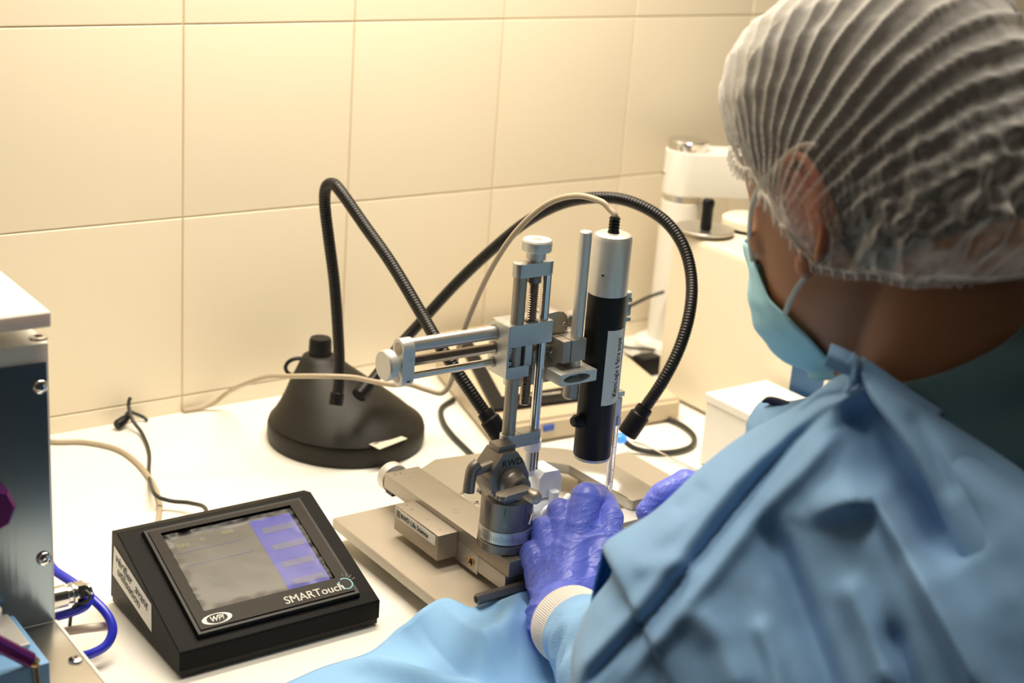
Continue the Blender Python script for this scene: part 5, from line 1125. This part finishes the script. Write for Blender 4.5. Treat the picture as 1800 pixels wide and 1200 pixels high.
    # open inner edge under the sleeve corner
    rows = [[(1062, 958, 1.002), (1056, 990, 1.015), (1046, 1030, 1.03), (1040, 1065, 1.03)], [(1070, 965, 1.01), (1068, 990, 1.04), (1060, 1030, 1.05), (1050, 1062, 1.05)], [(1110, 975, 1.01), (1110, 1010, 1.03), (1100, 1050, 1.04), (1085, 1080, 1.04)]]
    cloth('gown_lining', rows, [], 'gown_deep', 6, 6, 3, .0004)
    # back panel edge running from the tie down to the right
    Lb = [(1500, 640, .985), (1530, 700, .955), (1578, 765, .935), (1625, 840, .922), (1662, 920, .912), (1700, 1010, .90), (1745, 1120, .892), (1800, 1300, .885)]
    Rb = [(1512, 640, .985), (1570, 672, .968), (1640, 722, .958), (1710, 768, .950), (1790, 822, .940), (1860, 880, .93), (1940, 960, .92), (2080, 1150, .90)]
    rows = []
    for v, dd in ((-.10, .018), (0, 0), (.12, -.010), (.35, -.013), (.6, -.012), (.85, -.008), (1, 0), (1.06, .014)):
        rows.append([(l[0] + (r[0] - l[0]) * v if 0 <= v <= 1 else (l[0] + 8 if v < 0 else r[0] - 6), l[1] + (r[1] - l[1]) * max(0, min(1, v)), l[2] + (r[2] - l[2]) * max(0, min(1, v)) + dd) for l, r in zip(Lb, Rb)])
    cloth('gown_back_panel', rows, [([(1640, 740), (1690, 850), (1740, 960), (1790, 1080)], 30, .0050, .9), ([(1700, 790), (1760, 900), (1810, 1010)], 26, -.0050, 1.0), ([(1600, 720), (1640, 790), (1680, 880)], 16, -.0050, 1.0)], 'gown', 10, 6, 5, .0010)
    # tie at the neck
    rows = [[(1462, 603, .972), (1490, 615, .968), (1514, 630, .968)], [(1456, 622, .966), (1484, 634, .963), (1508, 646, .962)], [(1447, 643, .970), (1476, 655, .966), (1502, 664, .964)]]
    tie = cloth('gown_tie', rows, [], 'gown', 8, 8, 6, .0006)
    rows = [[(1500, 618, .966), (1512, 630, .965), (1516, 648, .966), (1514, 672, .968)], [(1494, 630, .960), (1502, 642, .958), (1504, 658, .958), (1500, 680, .962)], [(1486, 640, .966), (1490, 652, .965), (1490, 668, .966), (1484, 690, .968)]]
    cloth('tie_knot', rows, [([(1496, 640), (1500, 680)], 4, -.002, 1)], 'gown', 6, 6, 7, .0005)
    rows = [[(1516, 625, .972), (1560, 655, .966), (1610, 690, .960), (1660, 722, .957)], [(1506, 645, .966), (1550, 680, .958), (1598, 715, .952), (1640, 745, .950)], [(1500, 665, .970), (1538, 705, .962), (1580, 742, .956), (1622, 772, .954)]]
    cloth('neck_band', rows, [([(1510, 640), (1570, 690), (1640, 735)], 7, -.0025, 1)], 'gown', 8, 6, 8, .0006)
    # far side of the gown, standing open in front of the chest
    rows = [[(1306, 772, 1.10), (1316, 740, 1.105), (1338, 708, 1.11), (1362, 704, 1.12)], [(1330, 790, 1.075), (1345, 750, 1.08), (1372, 716, 1.09), (1398, 706, 1.10)], [(1370, 790, 1.06), (1390, 752, 1.06), (1420, 716, 1.065), (1445, 690, 1.07)], [(1430, 760, 1.05), (1450, 725, 1.05), (1475, 690, 1.055), (1500, 655, 1.06)]]
    rows = [[(1232, 850, 1.11)] + rows[0], [(1262, 860, 1.08)] + rows[1], [(1300, 860, 1.06)] + rows[2], [(1370, 850, 1.05)] + rows[3]]
    cloth('gown_front_edge', rows, [([(1345, 712), (1350, 760), (1335, 800)], 9, .004, 1), ([(1375, 715), (1378, 770)], 7, -.003, 1)], 'gown', 8, 8, 9, .0008)
    # sewn tag on the sleeve seam
    rows = [[(1385, 820, .945), (1415, 795, .945), (1445, 772, .945)], [(1398, 832, .942), (1428, 806, .942), (1458, 782, .942)], [(1410, 845, .946), (1440, 818, .946), (1470, 792, .946)]]
    cloth('sewn_tag', [[(q[0], q[1], q[2] + .014) for q in r_] for r_ in rows], [], 'gown_light', 6, 6, 10, .0003)
    rim = [dep(1340, 706, 1.098), dep(1352, 703, 1.098), dep(1372, 709, 1.095), dep(1390, 716, 1.088), dep(1405, 717, 1.08)]
    bm = new_bm(); sweep(bm, catmull(rim, 6), [.0032 * math.sin(PI * (k + 1) / 27) + .0005 for k in range(25)], 8, sx=1.0); link('collar_rim', bm, 'navy', t, smooth=60)
    return t, tie
def G_pt(G, i): return G[i][4].co.copy()
M['skin'] = mat('warm_brown_skin', (0.36, 0.165, 0.085), 0.48, spec=0.4, bump=0.12, bscale=420, var=0.10, vscale=35, sub=0.25)
M['eyewhite'] = mat('eye_white', (0.8, 0.78, 0.74), 0.2)
M['hair'] = mat('cropped_dark_hair', (0.028, 0.020, 0.016), 0.75, bump=0.9, bscale=600)
M['mask'] = mat('mask_blue_nonwoven', (0.36, 0.66, 0.78), 0.8, bump=0.1, bscale=900)
M['elastic'] = mat('white_elastic', (0.72, 0.68, 0.60), 0.7)
M['glove'] = mat('violet_blue_nitrile', (0.165, 0.215, 0.84), 0.36, spec=0.5, bump=0.15, bscale=90, sub=0.0, stretch=(1, 1.6, 1.6))
M['knit'] = mat('white_rib_knit', (0.82, 0.76, 0.72), 0.9, bump=0.3, bscale=1500)
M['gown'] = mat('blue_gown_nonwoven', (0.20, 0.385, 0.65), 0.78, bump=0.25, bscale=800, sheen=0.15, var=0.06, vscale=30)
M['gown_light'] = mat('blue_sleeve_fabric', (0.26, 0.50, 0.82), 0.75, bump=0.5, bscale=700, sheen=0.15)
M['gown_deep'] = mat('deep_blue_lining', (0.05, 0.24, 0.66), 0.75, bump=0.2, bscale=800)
M['navy'] = mat('navy_rim', (0.012, 0.016, 0.05), 0.8)  # dark navy tone of the tube along the gown opening
M['scrub'] = mat('teal_scrub_cotton', (0.14, 0.26, 0.31), 0.9, bump=0.4, bscale=900)
def redden_ears(m):
    nt = m.node_tree; N = nt.nodes.new; L = nt.links.new; b = nt.nodes['Principled BSDF']; src = b.inputs['Base Color'].links[0].from_socket
    tc = N('ShaderNodeTexCoord'); out = src
    for s in (-1, 1):
        e = hp(s * .086, -.006, .006); d = N('ShaderNodeVectorMath'); d.operation = 'DISTANCE'; L(tc.outputs['Object'], d.inputs[0]); d.inputs[1].default_value = e
        r = N('ShaderNodeMapRange'); r.inputs['From Min'].default_value = .018; r.inputs['From Max'].default_value = .042; r.inputs['To Min'].default_value = .7; r.inputs['To Max'].default_value = 0.0; L(d.outputs['Value'], r.inputs['Value'])
        mx = N('ShaderNodeMix'); mx.data_type = 'RGBA'; L(r.outputs['Result'], mx.inputs[0]); L(out, mx.inputs[6]); mx.inputs[7].default_value = (.72, .24, .14, 1); out = mx.outputs[2]
    L(out, b.inputs['Base Color'])
redden_ears(M['skin'])
def wrinkle_gloves(m):
    nt = m.node_tree; N = nt.nodes.new; L = nt.links.new; b = nt.nodes['Principled BSDF']; tc = N('ShaderNodeTexCoord'); last = None
    for sc_, rot, st, dist in ((1.0, (0.2, 0.3, 0.9), (20, 110, 45), .0011), (1.0, (0.6, -.2, -.5), (45, 170, 70), .0006)):
        mp = N('ShaderNodeMapping'); mp.inputs['Rotation'].default_value = rot; mp.inputs['Scale'].default_value = st; L(tc.outputs['Object'], mp.inputs['Vector'])
        n = N('ShaderNodeTexNoise'); n.inputs['Scale'].default_value = sc_; n.inputs['Detail'].default_value = 2.5; n.inputs['Distortion'].default_value = .6; L(mp.outputs['Vector'], n.inputs['Vector'])
        s1 = N('ShaderNodeMath'); s1.operation = 'SUBTRACT'; s1.inputs[1].default_value = .5; L(n.outputs['Fac'], s1.inputs[0]); a1 = N('ShaderNodeMath'); a1.operation = 'ABSOLUTE'; L(s1.outputs[0], a1.inputs[0])
        r = N('ShaderNodeMapRange'); r.interpolation_type = 'SMOOTHSTEP'; r.inputs['From Min'].default_value = 0; r.inputs['From Max'].default_value = .040; r.inputs['To Min'].default_value = 1; r.inputs['To Max'].default_value = 0; L(a1.outputs[0], r.inputs['Value'])
        bp = N('ShaderNodeBump'); bp.inputs['Strength'].default_value = .55; bp.inputs['Distance'].default_value = dist; nz = N('ShaderNodeTexNoise'); nz.inputs['Scale'].default_value = 22 + rot[0] * 10; nz.inputs['Detail'].default_value = 1; L(tc.outputs['Object'], nz.inputs['Vector']); rg = N('ShaderNodeMapRange'); rg.inputs['From Min'].default_value = .46; rg.inputs['From Max'].default_value = .60; L(nz.outputs['Fac'], rg.inputs['Value']); ml = N('ShaderNodeMath'); ml.operation = 'MULTIPLY'; L(rg.outputs['Result'], ml.inputs[0]); L(r.outputs['Result'], ml.inputs[1]); L(ml.outputs[0], bp.inputs['Height'])
        if last: L(last.outputs['Normal'], bp.inputs['Normal'])
        last = bp
    L(last.outputs['Normal'], b.inputs['Normal'])
wrinkle_gloves(M['glove'])
def net_material():
    m = bpy.data.materials.new('white_nonwoven_net'); m.use_nodes = True; nt = m.node_tree; nt.nodes.clear(); N = nt.nodes.new
    o = N('ShaderNodeOutputMaterial'); mx = N('ShaderNodeMixShader'); tr = N('ShaderNodeBsdfTransparent'); ad = N('ShaderNodeMixShader'); df = N('ShaderNodeBsdfDiffuse'); tl = N('ShaderNodeBsdfTranslucent')
    df.inputs[0].default_value = (.86, .84, .80, 1); tl.inputs[0].default_value = (.80, .77, .72, 1); ad.inputs[0].default_value = .25
    tc = N('ShaderNodeTexCoord'); n = N('ShaderNodeTexNoise'); n.inputs['Scale'].default_value = 180; n.inputs['Detail'].default_value = 5
    lw = N('ShaderNodeLayerWeight'); lw.inputs[0].default_value = .5; mr = N('ShaderNodeMath'); mr.operation = 'MULTIPLY_ADD'; mr.inputs[1].default_value = .85; mr.inputs[2].default_value = .03
    m2 = N('ShaderNodeMath'); m2.operation = 'MULTIPLY_ADD'; m2.inputs[1].default_value = .34; 
    L = nt.links.new; L(tc.outputs['Object'], n.inputs['Vector']); L(lw.outputs['Facing'], mr.inputs[0]); L(n.outputs['Fac'], m2.inputs[0]); L(mr.outputs[0], m2.inputs[2])
    L(m2.outputs[0], mx.inputs[0]); L(tr.outputs[0], mx.inputs[1]); L(df.outputs[0], ad.inputs[1]); L(tl.outputs[0], ad.inputs[2]); L(ad.outputs[0], mx.inputs[2]); L(mx.outputs[0], o.inputs[0]); return m
M['net'] = net_material()
person()
def stool():
    t = thing('lab_stool', 'black round lab stool under the seated person', 'stool', (.165, -1.02, -.75))
    bm = new_bm(); lathe(bm, (.165, -1.00, -.41), (0, 0, 1), [(.16, 0), (.19, .01), (.19, .05), (.17, .065), (0, .065)], 40); link('seat', bm, 'blackmatte', t, smooth=40)
    bm = new_bm(); cyl(bm, (.165, -1.00, -.72), (.165, -1.00, -.409), .025, 24); link('pole', bm, 'steel', t, smooth=40)
    bm = new_bm(); lathe(bm, (.165, -1.00, -.7499), (0, 0, 1), [(.22, 0), (.22, .012), (.05, .035), (0, .036)], 40); link('foot', bm, 'blackmatte', t, smooth=40)
stool()
